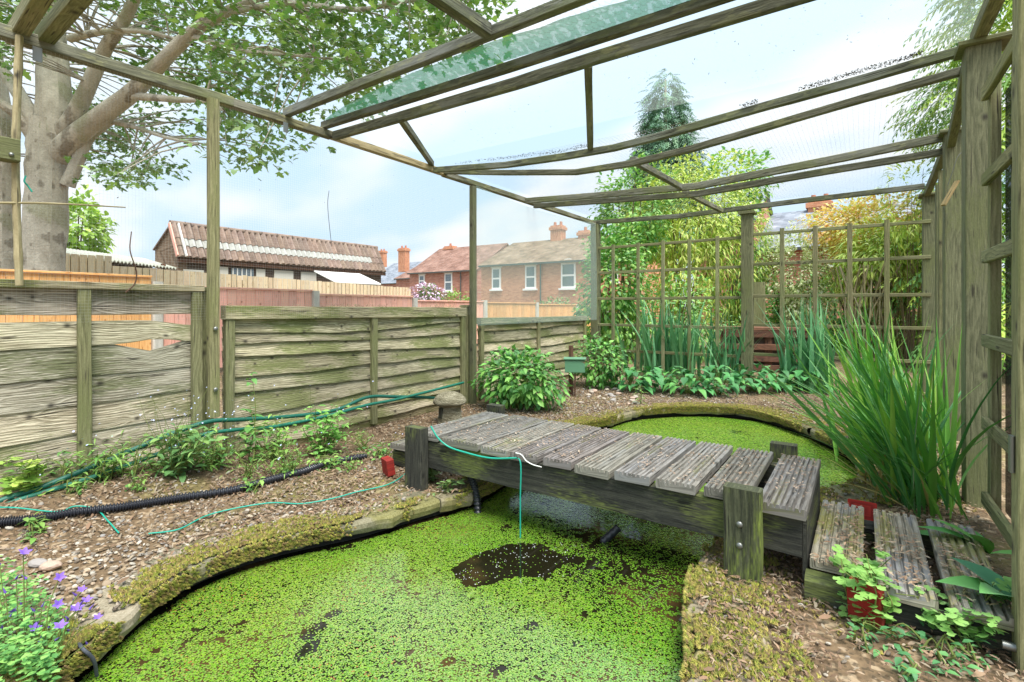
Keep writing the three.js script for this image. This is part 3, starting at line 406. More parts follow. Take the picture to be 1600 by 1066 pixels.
{
  rnd = rng(321); const TZ = -5.52;
  trellis('square trellis panel behind the blue green iris clump', [958, 997, 1036, 1077, 1121].map((px) => onZ(px, 500, TZ).setY(0)), [1.475, 1.18, 0.88, 0.57, 0.28, 0.03], 0.036, 'back trellis panels', 0.2, 0.27);
  trellis('square trellis panel standing before the bamboo canes', [1222, 1274, 1328, 1386].map((px) => onZ(px, 500, TZ).setY(0)), [1.50, 1.20, 0.89, 0.60, 0.31, 0.04], 0.04, 'back trellis panels', 0.27, 0.3);
  const p = onZ(1168, 500, TZ), g = thing('trellis_post', 'square capped post between the two back trellis panels', 'post');
  part('shaft', beam([[p.x, 0, p.z], [p.x, 1.70, p.z]], 0.10, 0.10, { n: 8, wob: 0.05 }), M.frame, g); part('cap', box(p.x - 0.075, p.x + 0.075, 1.701, 1.73, p.z - 0.075, p.z + 0.075, { cham: 0.006 }), M.frame, g); base(g, V3(p.x, 0, p.z));
  // side gate of trellis beside the steps
  const A = V3(0.387, 0, -2.5), B = V3(0.40, 0, -1.50), d = B.clone().sub(A), gate = thing('trellis_gate', 'trellis gate backed with dark netting beside the step', 'gate');
  for (const [s, w, t] of [[0, 0.05, 1.62], [0.33, 0.03, 1.60], [0.66, 0.03, 1.6], [1, 0.05, 1.62]]) { const q = A.clone().addScaledVector(d, s); part('upright', beam([[q.x, 0.05, q.z], [q.x, t, q.z]], 0.03, w, { n: 8, wob: 0.05, tint: tone(0.12) }), M.stile, gate); }
  for (const y of [1.55, 1.24, 0.96, 0.66, 0.36, 0.09]) part('rail', beam([A.clone().setY(y).add(V3(-0.026, 0, 0)), B.clone().setY(y).add(V3(-0.026, 0, 0))], 0.02, 0.045, { n: 5, wob: 0.08, tint: tone(0.14) }), M.stile, gate);
  part('netting', beam([A.clone().setY(0.8).add(V3(0.03, 0, 0)), B.clone().setY(0.8).add(V3(0.03, 0, 0))], 0.003, 1.5, { n: 1 }), M.nettingdark = new THREE.MeshStandardMaterial({ color: 0x2c2f26, roughness: 0.9, transparent: true, opacity: 0.7 }), gate); base(gate, A);
  const np = onY(1611, 1048, 0), g2 = thing('gate_post', 'pale green gate post with a bolt near its foot', 'post'); part('shaft', beam([[np.x, 0, np.z], [np.x, 2.1, np.z]], 0.05, 0.06, { n: 10, wob: 0.04, tint: [1.15, 1.15, 1.1] }), M.stile, g2);
  const bg = new THREE.CylinderGeometry(0.009, 0.009, 0.03, 12); bg.rotateZ(Math.PI / 2); bg.translate(np.x - 0.032, 0.045, np.z + 0.01); part('bolt', bg, M.metal, g2); const hg = box(np.x - 0.034, np.x - 0.026, 0.42, 0.5, np.z - 0.012, np.z + 0.008); part('hinge', hg, M.metal, g2); base(g2, V3(np.x, 0, np.z));
}

// ---------------------------------------------------------------- bridge and its two steps
const DECK = 0.235, BF = -1.6, BB = -2.14;
function groovedPlank(x0, x1, y1, th, z0, z1, n, tint) {                   // ridged decking, grooves along z
  const prof = [[x0 + 0.002, y1 - th], [x1 - 0.002, y1 - th], [x1, y1 - th + 0.004], [x1, y1 - 0.003]], w = (x1 - x0) / n, gd = 0.009;
  for (let i = n - 1; i >= 0; i--) { const a = x0 + i * w, r = w * 0.62; prof.push([a + w * 0.19 + r - 0.001, y1], [a + w * 0.19 + 0.001, y1]); if (i) prof.push([a + w * 0.10, y1 - gd], [a - w * 0.10, y1 - gd]); }
  prof.push([x0, y1 - 0.003], [x0, y1 - th + 0.004]);
  const tw = rr(-0.004, 0.004), secs = []; for (let k = 0; k <= 4; k++) { const t = k / 4, z = lerp(z0, z1, t), s = 0.003 * (vn(x0 * 40 + t * 3, 7) - 0.5); secs.push(prof.map(([x, y]) => [x + s, y + tw * (t - 0.5) * (x - x0) / (x1 - x0) + s * 0.6, z])); }
  return loft(secs, { us: 1, vs: 0.25, tint });
}
const PLANKS = [[-1.63, -1.485], [-1.462, -1.262], [-1.245, -1.118], [-1.104, -0.985], [-0.962, -0.846], [-0.832, -0.704], [-0.684, -0.564], [-0.544, -0.421], [-0.400, -0.278], [-0.252, -0.128]];
{
  rnd = rng(331); const b = thing('footbridge', 'low dark timber footbridge of grooved planks across the pond', 'bridge');
  PLANKS.forEach(([a, c], i) => part('plank', groovedPlank(a, c, DECK + rr(-0.004, 0.004) - (i === 3 ? 0.004 : 0), 0.03, BF + rr(-0.012, 0.012) + (i === 0 ? 0.0 : 0), BB + rr(-0.012, 0.012), i === 1 ? 12 : 8, tone(0.18)), M.deck, b));
  for (const z of [BF - 0.035, BB + 0.035]) { const s = [], n = 18; for (let i = 0; i <= n; i++) { const x = lerp(-1.62, -0.14, i / n), y = DECK - 0.033, l = 0.088 + 0.006 * (vn(i * 0.6 + z * 9, 5) - 0.5); s.push([[x, l, z - 0.024], [x, l + 0.004, z + 0.024], [x, y, z + 0.024], [x, y, z - 0.024]]); } part('side_beam', loft(s, { us: 1, vs: 0.25 }), M.dark, b); }
  part('end_board', box(-0.139, -0.128, 0.03, DECK - 0.034, BB + 0.03, BF - 0.012), M.dark, b);
  for (const [x, z, w, m] of [[-0.285, BF + 0.018, 0.098, M.post], [-1.585, BF + 0.02, 0.1, M.dark], [-0.25, BB - 0.035, 0.09, M.dark], [-1.60, BB - 0.035, 0.09, M.dark]]) {
    const p = part('post', beam([[x, 0, z], [x, DECK + 0.03, z]], w, 0.048, { n: 6, wob: 0.04, cham: 0.004 }), m, b);
    if (m === M.post) for (const y of [0.165, 0.105]) { const g = new THREE.SphereGeometry(0.009, 12, 8); g.scale(1, 1, 0.6); g.translate(x - 0.005, y, z + 0.025); part('bolt', g, M.metal, p); }
  }
  base(b, V3(-0.88, 0, (BF + BB) / 2));
  const step = (name, label, xs, y, z0, z1, red, mat) => {
    const s = thing('timber_step', label, 'step', 'low timber steps at the bridge ends');
    xs.forEach(([a, c], i) => part('plank', groovedPlank(a, c, y + rr(-0.003, 0.003), 0.028, z0 + rr(-0.01, 0.01) + (i === 0 && xs.length > 2 ? -0.06 : 0), z1 + rr(-0.01, 0.01), 6, tone(0.12)), mat, s));
    const xa = xs[0][0] - 0.01, xb = xs[xs.length - 1][1]; for (const z of [z0 - 0.05, z1 + 0.05]) part('bearer', beam([[xa, (y - 0.03) / 2 - 0.005, z], [xb, (y - 0.03) / 2 - 0.005, z]], 0.06, y - 0.032, { n: 8, wob: 0.14, cham: 0.012 }), M.dark, s);
    for (const [p, q, w, h] of red) part('red_block', beam([p, q], w, h, { n: 2, tint: [1, 1, 1] }), M.red, s, 'block painted bright red').rotation.set(0, 0, 0);
    return base(s, V3((xa + xb) / 2, 0, (z0 + z1) / 2));
  };
  step('step', 'three plank timber step between the bridge and the trellis gate', [[-0.12, 0.0], [0.028, 0.142], [0.165, 0.278]], 0.10, -1.54, -2.12, [[[0.0, 0.052, -1.512], [0.008, 0.058, -1.545], 0.07, 0.098], [[-0.005, 0.072, -2.165], [-0.005, 0.066, -2.185], 0.085, 0.06]], M.stepdeck);
  const r1 = onY(606, 744, 0.0);
  step('step', 'grey timber step at the fence end of the bridge', [[-1.90, -1.79], [-1.775, -1.67]], 0.12, -1.72, -2.14, [[[r1.x, 0.045, r1.z + 0.02], [r1.x + 0.012, 0.05, r1.z - 0.012], 0.07, 0.075]], M.deck);
  // litter lying on the decks
  const l = []; for (let k = 0; k < 3600; k++) { const i = Math.floor(rnd() * 10), [a, c] = PLANKS[i], x = rr(a + 0.004, c - 0.004), z = rr(BB + 0.02, BF - 0.02), m = fbm(x * 7, z * 5 + 9, 3); if (rnd() > sstep(0.28, 0.6, m)) continue; const s = rr(0.004, 0.015); l.push({ p: V3(x, DECK + rr(0.004, 0.008), z), q: Q(rr(-0.35, 0.35), rr(0, 6.3), rr(-0.35, 0.35)), s: V3(s, s * 0.7, s * rr(0.35, 1)), c: vary(pick([[0.36, 0.27, 0.20], [0.44, 0.36, 0.28], [0.25, 0.17, 0.11], [0.32, 0.23, 0.17], [0.17, 0.12, 0.08]]), 0.2) }); }
  for (let k = 0; k < 2200; k++) { const [a, c] = pick([[-0.12, 0], [0.028, 0.142], [0.165, 0.278], [-1.93, -1.8], [-1.79, -1.67]]), x = rr(a, c), z = rr(-2.1, -1.56); if (x < -1 && z > -1.74) continue; if (rnd() > sstep(0.28, 0.6, fbm(x * 7 + 4, z * 6, 3))) continue; const s = rr(0.005, 0.02); l.push({ p: V3(x, 0.104 + rr(0.002, 0.006), z), q: Q(rr(-0.35, 0.35), rr(0, 6.3), rr(-0.35, 0.35)), s: V3(s, s * 0.7, s * rr(0.35, 1)), c: vary(pick(LITTERC.slice(0, 6)), 0.2) }); }
  copies('deck_litter', flake, M.matte, l, scene, 'stuff', 'dry leaf scraps and seed husks lying on the bridge planks');
}

// ---------------------------------------------------------------- netting
const rod = (a, b, r) => { const d = b.clone().sub(a), u = Math.abs(d.y) > Math.abs(d.x) + Math.abs(d.z) ? V3(1, 0, 0) : V3(0, 1, 0), s = d.clone().cross(u).normalize().multiplyScalar(r), w = s.clone().cross(d).normalize().multiplyScalar(r), pos = [], idx = [];
  for (const p of [a, b]) for (let k = 0; k < 3; k++) { const c = Math.cos(k * 2.094), e = Math.sin(k * 2.094); pos.push(p.x + s.x * c + w.x * e, p.y + s.y * c + w.y * e, p.z + s.z * c + w.z * e); }
  for (let k = 0; k < 3; k++) { const n = (k + 1) % 3; idx.push(k, n, k + 3, n, n + 3, k + 3); } return [pos, idx]; };
function rods(list, r) { const pos = [], idx = []; for (const [a, b] of list) { const [p, i] = rod(a, b, r), o = pos.length / 3; for (const x of p) pos.push(x); for (const x of i) idx.push(x + o); } return geom(pos, new Array(pos.length / 3 * 2).fill(0), idx); }
{
  rnd = rng(401); let l = []; const NX = -2.612, cell = 0.0127;
  for (let z = 0.5; z > zAt(736, NX); z -= cell) { const t = 0.004 * Math.sin(z * 3); l.push([V3(NX + t, 0.72, z), V3(NX, 1.8, z + 0.004)]); }
  for (let y = 0.72; y < 1.8; y += cell) for (let k = 0; k < 6; k++) { const a = lerp(0.5, zAt(736, NX), k / 6), b = lerp(0.5, zAt(736, NX), (k + 1) / 6); l.push([V3(NX + 0.004 * Math.sin(a * 3), y + 0.005 * Math.sin(a * 4), a), V3(NX + 0.004 * Math.sin(b * 3), y + 0.005 * Math.sin(b * 4), b)]); }
  single('wire_mesh', rods(l, 0.00022), M.galv, 'fine square wire mesh stretched above the left fence', 'netting');
  l = []; const c = 0.028, Y = CY + 0.078, sag = (x, z) => Y - 0.02 * Math.sin((x + 2.6) / 3 * 3.1) + 0.004 * vn(x * 6, z * 6);
  for (let i = 0; i * c * 0.866 < 2.7; i++) for (let k = 0; k * c * 1.5 < 1.5; k++) { const x = -2.6 + i * c * 0.866 * 1, z = -0.42 - k * c * 1.5 - 0; const ox = (k % 2) * c * 0.433; if (i % 1) continue; const P = (a, b) => V3(x + ox + a * c * 0.433, sag(x, z), z - b * c * 0.5); l.push([P(0, 0), P(0, 1)], [P(0, 1), P(1, 1.5 + 0.5)], [P(0, 1), P(-1, 2)]); }
  single('chicken_wire', rods(l, 0.0004), M.galv, 'hexagonal chicken wire roof spread under the overhanging tree', 'netting');
  l = []; for (let x = -2.6; x < 0.42; x += 0.025) l.push([V3(x, CY + 0.03, -2.95), V3(x, CY + 0.02, -5.56)]); for (let z = -2.95; z > -5.56; z -= 0.025) l.push([V3(-2.6, CY + 0.03, z), V3(0.42, CY + 0.02, z)]);
  single('bird_netting', rods(l, 0.0003), M.wire, 'thin dark bird netting roof over the far end of the pond', 'netting');
  // finer sheets, too fine to see the threads
  const sheet = (name, P, n, m, mat, label) => { const pos = [], uv = [], idx = []; for (let i = 0; i <= n; i++) for (let k = 0; k <= m; k++) { const p = P(i / n, k / m); pos.push(p.x, p.y, p.z); uv.push(i / n * 6, k / m); } for (let i = 0; i < n; i++) for (let k = 0; k < m; k++) { const a = i * (m + 1) + k; idx.push(a, a + 1, a + m + 1, a + 1, a + m + 2, a + m + 1); } return single(name, geom(pos, uv, idx), mat, label, 'netting'); };
  sheet('shade_netting', (s, t) => V3(lerp(-2.62, RX, s), CY + 0.072 - 0.02 * Math.sin(s * 3.14) * Math.sin(t * 3.14), lerp(-1.87, -2.8, t)), 10, 6, M.rooffilm, 'sheer pale netting with specks between two roof beams');
  const wz = [zAt(744, -2.58), -5.5]; sheet('windbreak_screen', (s, t) => V3(-2.585 + 0.01 * Math.sin(s * 7 + t * 3), lerp(0.63, CY - 0.04 - 0.05 * Math.sin(s * 3.1), t), lerp(wz[0], wz[1], s)), 12, 8, M.screen, 'sheer green tinted mesh screen above the last fence panel');
  M.netgreen.alphaMap = tex(512, 128, (u, v) => { const a = 205 + 50 * sstep(0.30, 0.46, fbm(u * 24, v * 5, 4, 24, 5)) - 30 * vn(u * 250, v * 120, 250, 120); return [a, a, a]; }, false); M.netgreen.opacity = 0.84;
  sheet('green_netting', (s, t) => { const b = Math.pow(Math.sin(Math.PI * clamp(s * 0.93 + 0.02)), 0.7); return V3(lerp(-2.6, -0.2, s), CY + 0.07 + 0.018 * Math.sin(t * 3.1) * b + 0.012 * (fbm(s * 14, t * 3, 3) - 0.5), -1.868 + t * 0.17 * b + 0.01 * (fbm(s * 20, t * 4 + 9, 2) - 0.5)); }, 90, 10, M.netgreen, 'torn green netting gathered in a roll along the roof beam');
  // dead scraps caught on the roof
  const s = []; for (let k = 0; k < 420; k++) { const u = Math.pow(rnd(), 0.6), x = lerp(-2.5, 0.35, u), t = rnd(); s.push({ p: V3(x, CY + 0.076, lerp(-1.95, -2.74, t)), q: Q(rr(-1, 1), rr(0, 6.3), rr(-1, 1)), s: V3(rr(0.003, 0.012), 0.006, rr(0.002, 0.008)), c: pick([[0.05, 0.045, 0.03], [0.1, 0.08, 0.05]]) }); }
  for (let k = 0; k < 3000; k++) { const i = Math.pow(rnd(), 0.8), px = lerp(690, 1500, i), Z = -2.775 + rr(-0.02, 0.025), yy = px < 880 ? lerp(266, 245, (px - 690) / 190) : px < 1050 ? lerp(245, 208, (px - 880) / 170) : lerp(208, 77, (px - 1050) / 460), p = onZ(px, yy, -2.79); if (fbm(px * 0.02, 4, 3) < 0.42) continue; s.push({ p: V3(p.x, p.y + 0.026 + rr(0, 0.012), Z), q: Q(rr(-1, 1), rr(0, 6.3), rr(-1, 1)), s: rr(0.004, 0.010), c: pick([[0.05, 0.045, 0.03], [0.1, 0.07, 0.04], [0.06, 0.07, 0.02]]) }); }
  for (let k = 0; k < 90; k++) { const z = rr(0, -3.2); s.push({ p: V3(-2.606, rr(0.8, 1.75), z), q: Q(rr(-1, 1), rr(0, 6), 1.5), s: rr(0.003, 0.009), c: [0.08, 0.07, 0.05] }); }
  copies('roof_debris', flake, M.matte, s, scene, 'stuff', 'dark scraps of dead leaf caught on the netting');
  { const h = []; for (let k = 0; k < 900; k++) { const z = rr(zAt(350), zAt(720)); if (fbm(z * 5, 3, 3) < 0.45) continue; h.push({ p: V3(FX + 0.02 + rr(-0.025, 0.03), 0.752 + 0.036 + rr(-0.02, 0.008), z), q: Q(rr(-1.2, 1.2), rr(0, 6.3), rr(-1.2, 1.2)), s: V3(rr(0.01, 0.035), 0.008, rr(0.002, 0.005)), c: vary(pick([[0.3, 0.22, 0.12], [0.4, 0.33, 0.2], [0.2, 0.14, 0.08]])) }); } copies('dead_stalks', flake, M.matte, h, scene, 'stuff', 'dead grassy stalks lying on the top rail of the waney fence'); }
}
// ---------------------------------------------------------------- hoses, pipe, cords
{
  rnd = rng(411);
  const h1 = [[-40, 800], [0, 783], [66, 761], [118, 740], [210, 702], [263, 680], [326, 659], [372, 656], [440, 652], [524, 641], [574, 621], [616, 620], [677, 622], [722, 627]].map(([a, b]) => onX(a, b, -2.56)), h2 = [[-30, 806], [26, 783], [87, 764], [147, 745], [218, 720], [263, 703], [315, 680], [368, 672], [420, 668], [485, 656], [527, 646], [574, 633], [616, 625], [677, 610], [724, 598]].map(([a, b]) => onX(a, b, -2.535));
  h1[11].x -= 0.0; single('garden_hose', tube(h1, () => 0.0105, { n: 120, m: 10, us: 0.05, vs: 0.05 }), M.hose, 'braided green hose hung on the fence, upper of the pair', 'hose', 'green hoses along the fence');
  single('garden_hose', tube(h2, () => 0.0095, { n: 120, m: 10, us: 0.05, vs: 0.05, tint: [1.25, 1.3, 1.25] }), M.hose, 'paler green hose slung below the braided one on the fence', 'hose', 'green hoses along the fence');
  const pp = [[-60, 853], [0, 842], [52, 833], [110, 820], [184, 806], [236, 795], [289, 784], [368, 768], [422, 752], [472, 738], [511, 725], [572, 713]].map(([a, b]) => { const q = onY(a, b, 0.02); q.y = gh(q.x, q.z) + 0.022; return q; });
  const len = pp.reduce((s, p, i) => i ? s + p.distanceTo(pp[i - 1]) : 0, 0), rings = Math.round(len / 0.0105);
  single('corrugated_pipe', tube(pp, (t) => 0.014 + 0.0036 * Math.sin(t * rings * 6.283), { n: rings * 5, m: 10 }), M.blackpipe, 'black ribbed flexible pipe lying along the gravel', 'pipe');
  const p2 = [onZ(733, 738, -1.70), onZ(740, 757, -1.685), onZ(745, 778, -1.675), onZ(747, 812, -1.665)]; single('corrugated_pipe', tube(p2, (t) => 0.0145 + 0.0026 * Math.sin(t * 16 * 6.283), { n: 90, m: 12 }), M.blackpipe, 'short black ribbed pipe dropping into the pond beneath the bridge', 'pipe');
  const a = onY(943, 846, WATER), b = a.clone().add(V3(0.045, 0.05, -0.03)); single('pipe_stub', tube([a.clone().add(V3(-0.01, -0.03, 0)), a, b], (t) => 0.014 + 0.001 * Math.sin(t * 40), { n: 40, m: 12, smooth: false }), M.blackpipe, 'stub of dark pipe sticking out of the duckweed', 'pipe');
  const cord = (pts, label, r = 0.0026) => single('cord', tube(pts, () => r, { n: 80, m: 7 }), M.teal, label, 'cord');
  const gr = (l) => l.map(([x, y]) => { const q = onY(x, y, 0.012); q.y = gh(q.x, q.z) + 0.014; return q; });
  cord(gr([[-20, 828], [20, 826], [95, 822], [115, 815], [147, 813], [168, 822], [186, 835]]), 'short teal cord crossing over the black ribbed pipe'); cord(gr([[232, 835], [276, 829], [328, 805], [420, 787], [472, 788], [519, 780], [556, 770], [606, 758], [632, 742], [646, 724]]), 'long teal cord trailing along the gravel to the bridge post');
  const Z = BF + 0.025; cord([onZ(673, 666, Z + 0.03), onZ(684, 684, Z + 0.02), onZ(699, 697, Z + 0.004), onZ(730, 708, Z), onZ(766, 716, Z - 0.002), onZ(808, 716, Z)], 'teal cord strung along the side of the bridge', 0.0035); cord([onZ(810, 716, Z), onZ(813, 722, Z + 0.004), onZ(813, 780, Z + 0.005), onZ(813, 845, Z + 0.004), onZ(813, 872, Z + 0.004)], 'teal cord hanging from the bridge into the water', 0.003);
  single('white_wire', tube([onZ(806, 708, Z), onZ(815, 711, Z + 0.006), onZ(822, 720, Z + 0.004), onZ(832, 726, Z), onZ(846, 730, Z)], () => 0.0022, { n: 30, m: 6 }), M.white, 'loop of white wire at the knot of the teal cord', 'wire');
  // wires by the second post on the right
  single('hanging_wire', tube([onT(1511, 233, 2.7), onT(1498, 243, 2.7), onT(1488, 270, 2.7), onT(1481, 290, 2.7)], () => 0.0016, { n: 24, m: 5 }), M.wire, 'thin grey wire looped at the capped post', 'wire');
  single('hanging_wire', tube([onX(352, 300, -2.6), onX(365, 430, -2.6), onX(352, 470, -2.6)].map((p, i) => onX([514, 512, 518][i], [298, 318, 385][i], -2.6)), () => 0.0016, { n: 24, m: 5 }), M.wire, 'short dark stalk caught in the mesh before the tiled garage', 'wire');
}
// ---------------------------------------------------------------- canes and odd timbers at the left
{
  const s = thing('bamboo_cane', 'upright bamboo cane against the mesh before the tree trunk', 'cane'), p = onX(30, 430, -2.58); part('culm', tube([[p.x, 0.86, p.z], [p.x, 1.3, p.z + 0.01], [p.x, CY - 0.02, p.z]], (t) => 0.012 + 0.002 * Math.pow(Math.sin(t * 12.5), 20), { n: 60, m: 8 }), M.cane, s); base(s, V3(p.x, 0.86, p.z));
  single('thin_cane', tube([onX(-30, 317, -2.575), onX(80, 318, -2.57), onX(196, 324, -2.57)], (t) => 0.005 - 0.0025 * t, { n: 20, m: 6 }), M.cane, 'thin bent cane lying level across the mesh', 'cane');
  const q = onX(8, 234, -2.56), b = thing('timber_block', 'bolted timber block fixed to the mesh beside the cane', 'block'); part('block', box(q.x - 0.03, q.x + 0.03, q.y - 0.04, q.y + 0.04, q.z - 0.035, q.z + 0.16), M.frame, b); const bg = new THREE.SphereGeometry(0.008, 8, 6); bg.translate(q.x + 0.03, q.y - 0.02, q.z - 0.01); part('bolt', bg, M.metal, b); base(b, V3(q.x, q.y - 0.04, q.z));
  single('teal_string', tube([onX(40, 275, -2.57), onX(38, 284, -2.56), onX(43, 290, -2.565), onX(50, 300, -2.56)], () => 0.003, { n: 16, m: 5 }), M.teal, 'scrap of teal string knotted on the mesh', 'string');
}
// ---------------------------------------------------------------- toadstool ornament, green box, stones
{
  const c = onY(703, 660, 0), t = thing('toadstool_ornament', 'rough stone toadstool ornament with a small doorway', 'ornament'); rnd = rng(421);
  const stem = new THREE.LatheGeometry([[0.085, 0], [0.08, 0.04], [0.074, 0.09], [0.07, 0.14]].map(([a, b]) => new THREE.Vector2(a, b)), 20), cap = new THREE.LatheGeometry([[0.0, 0.118], [0.09, 0.120], [0.108, 0.128], [0.113, 0.142], [0.104, 0.165], [0.082, 0.187], [0.045, 0.203], [0, 0.208]].map(([a, b]) => new THREE.Vector2(a, b)), 26);
  for (const g of [stem, cap]) { const p = g.attributes.position; for (let i = 0; i < p.count; i++) { const k = 1 + 0.08 * (vn(p.getX(i) * 40 + 50, p.getZ(i) * 40 + p.getY(i) * 30 + 50) - 0.5); p.setXYZ(i, p.getX(i) * k, p.getY(i), p.getZ(i) * k); } g.computeVertexNormals(); g.translate(c.x, 0, c.z); g.setAttribute('color', new THREE.BufferAttribute(new Float32Array(p.count * 3).fill(1), 3)); }
  part('stem', stem, M.cast, t); part('cap', cap, M.cast, t); const d = box(c.x - 0.018, c.x + 0.018, 0.04, 0.105, c.z + 0.055, c.z + 0.083); d.translate(-c.x, 0, -c.z); d.rotateY(-0.2); d.translate(c.x, 0, c.z); part('doorway', d, M.dark, t); base(t, c);
  const b = onY(893, 619, 0), g = thing('box_on_stake', 'small green metal box on a stake beside the shrub', 'box'); part('stake', beam([[b.x - 0.02, 0, b.z - 0.03], [b.x - 0.02, 0.44, b.z - 0.03]], 0.035, 0.03, { n: 4, wob: 0.1 }), M.brownwood, g); part('rod', tube([[b.x + 0.05, 0, b.z + 0.03], [b.x + 0.05, 0.22, b.z + 0.03]], () => 0.007, { n: 2, m: 6 }), M.rust, g);
  const rot = (q) => { q.translate(-b.x, 0, -b.z); q.rotateY(0.45); q.translate(b.x + 0.05, 0, b.z + 0.03); return q; }; const bx = part('case', rot(box(b.x - 0.085, b.x + 0.085, 0.215, 0.325, b.z - 0.05, b.z + 0.05, { cham: 0.006 })), M.greenmetal, g); part('lid', rot(box(b.x - 0.095, b.x + 0.095, 0.326, 0.342, b.z - 0.06, b.z + 0.06, { cham: 0.004 })), M.greenmetal, bx); base(g, b);
  const sg = [stoneGeo(3), stoneGeo(19), stoneGeo(44)], sm = [0xa89c90, 0x8f8880, 0xb49c8c, 0xc0b4a4, 0x96908c].map((h) => plain(h, 0.8));
  const st = (p, s, label, group, i, sy = 0.75) => { const m = single('stone', sg[i % 3], sm[i % 5], label, 'stone', group); m.position.set(p.x, gh(p.x, p.z) + s * 0.22, p.z); m.scale.set(s, s * sy, s * 0.85); m.rotation.y = rr(0, 6); };
  st(onY(58, 886, 0.0), 0.055, 'grey oval pebble touching the pinkish pebble among bellflowers', null, 4); st(onY(77, 891, 0.0), 0.06, 'pinkish oval pebble in front of the grey one among bellflowers', null, 2);
  for (let i = 0; i < 44; i++) { const p = onY(rr(905, 1000), rr(606, 634), 0); st(p, rr(0.03, 0.07), 'pale cobble in the heap below the green box', 'cobbles below the green box', i); }
}

// ---------------------------------------------------------------- plants
const G_OVAL = [leaf(1, 0.55, { curl: 0.25, fold: 0.3, segs: 3 }), leaf(1, 0.5, { curl: 0.45, fold: 0.2, segs: 3 })], G_LONG = [leaf(1, 0.2, { curl: 0.35, segs: 3 }), leaf(1, 0.16, { curl: 0.6, segs: 3 })], G_HEART = [leaf(1, 0.62, { curl: 0.4, fold: 0.2, segs: 5, pw: 0.62 }), leaf(1, 0.58, { curl: 0.65, fold: 0.3, segs: 5, pw: 0.62 })];
const G_MAPLE = (() => { const r = [[0.16, -0.08], [0.36, 0.0], [0.22, 0.16], [0.52, 0.42], [0.24, 0.47], [0.24, 0.72], [0, 1]], o = [[0, 0], ...r, ...r.slice(0, -1).reverse().map(([a, b]) => [-a, b])]; return [fan(o, [0, 0.36], (x, z) => -0.25 * x * x - 0.18 * z * z), fan(o, [0, 0.36], (x, z) => 0.3 * Math.abs(x) - 0.3 * z * z)]; })();
const G_LOBED = (() => { const l = []; for (const a of [-0.95, 0, 0.95]) { const o = []; for (let k = 0; k < 11; k++) { const t = k / 11 * 6.283; const r = 0.26 * (1 + 0.28 * Math.cos(t * 5)); o.push([Math.sin(t) * r * 0.85, 0.42 - Math.cos(t) * r]); } const g = fan(o, [0, 0.42], (x, z) => 0.15 * Math.abs(x)); g.rotateY(a); l.push(g); } return [mergeGeometries(l)]; })();
const tones = {};
const matsOf = (hexes, tr, rough) => (tones[hexes.join() + tr] ??= hexes.map((h) => leafMat(h, tr, rough)));
// leaves as parts of their own (the nearest, up to keep), the rest joined as stuff
function foliage(g, list, geos, hexes, { keep = 0, name = 'leaf', tr = 0.3, rough = 0.6 } = {}) {
  const mats = matsOf(hexes, tr, rough), d = (e) => e.p.distanceToSquared(camera.position);
  if (keep) list.sort((a, b) => d(a) - d(b));
  list.slice(0, keep).forEach((e, i) => { const m = part(name, geos[i % geos.length], mats[Math.floor(rnd() * mats.length)], g); m.position.copy(e.p); m.quaternion.copy(e.q); typeof e.s === 'number' ? m.scale.setScalar(e.s) : m.scale.copy(e.s); });
  const rest = list.slice(keep); if (rest.length) { const cs = hexes.map(lin); geos.forEach((gg, k) => { const l = rest.filter((_, i) => i % geos.length === k); l.forEach((e) => e.c ??= vary(pick(cs), 0.2)); if (l.length) copies('foliage', gg, (tones['w' + tr] ??= leafMat(0xffffff, tr, rough)), l, g); }); }
}
// leafy volume round c with radii r: leaves sit toward the outside and face out and up
function cloud(n, c, r, size, { hollow = 0.35, lump = 0.35, upw = 0.5, seed = 0, droop = 0.15, flat = 0 } = {}) {
  const out = []; let guard = 0; while (out.length < n && guard++ < n * 8) {
    const v = V3(gauss(), gauss(), gauss()).normalize(), k = Math.pow(rr(hollow, 1), 0.6), w = 1 + lump * 2 * (fbm(v.x * 2.2 + seed + 9, v.y * 2.2 + v.z * 1.7 + seed + 20, 3) - 0.5); const p = V3(c.x + v.x * r[0] * k * w, c.y + v.y * r[1] * k * w, c.z + v.z * r[2] * k * w); if (p.y < 0.015) continue; if (fbm(p.x * 3 / r[0] * 0.5 + seed, (p.y * 2 + p.z) / r[1] * 0.5 + seed, 2) < flat) continue;
    const dir = v.clone().multiplyScalar(0.8).add(V3(gauss() * 0.6, gauss() * 0.35 - droop, gauss() * 0.6)); out.push({ p, q: aim(dir, V3(gauss() * 0.4, 1, gauss() * 0.4).addScaledVector(v, upw)), s: size * rr(0.65, 1.2) });
  } return out;
}
const stemM = plain(0x6d7a3a, 0.8), woodyM = new THREE.MeshStandardMaterial({ color: 0x6b5a44, roughness: 0.9 });
function stems(g, b, tips, r, mat = stemM, name = 'stem') { const l = tips.map((t) => tube([b.clone().add(V3(rr(-0.03, 0.03), 0, rr(-0.03, 0.03))), b.clone().lerp(t, 0.5).add(V3(rr(-0.04, 0.04), 0.03, rr(-0.04, 0.04))), t], (s) => r * (1 - 0.7 * s), { n: 6, m: 5 })); part(name, mergeGeometries(l), mat, g); }
rnd = rng(501);
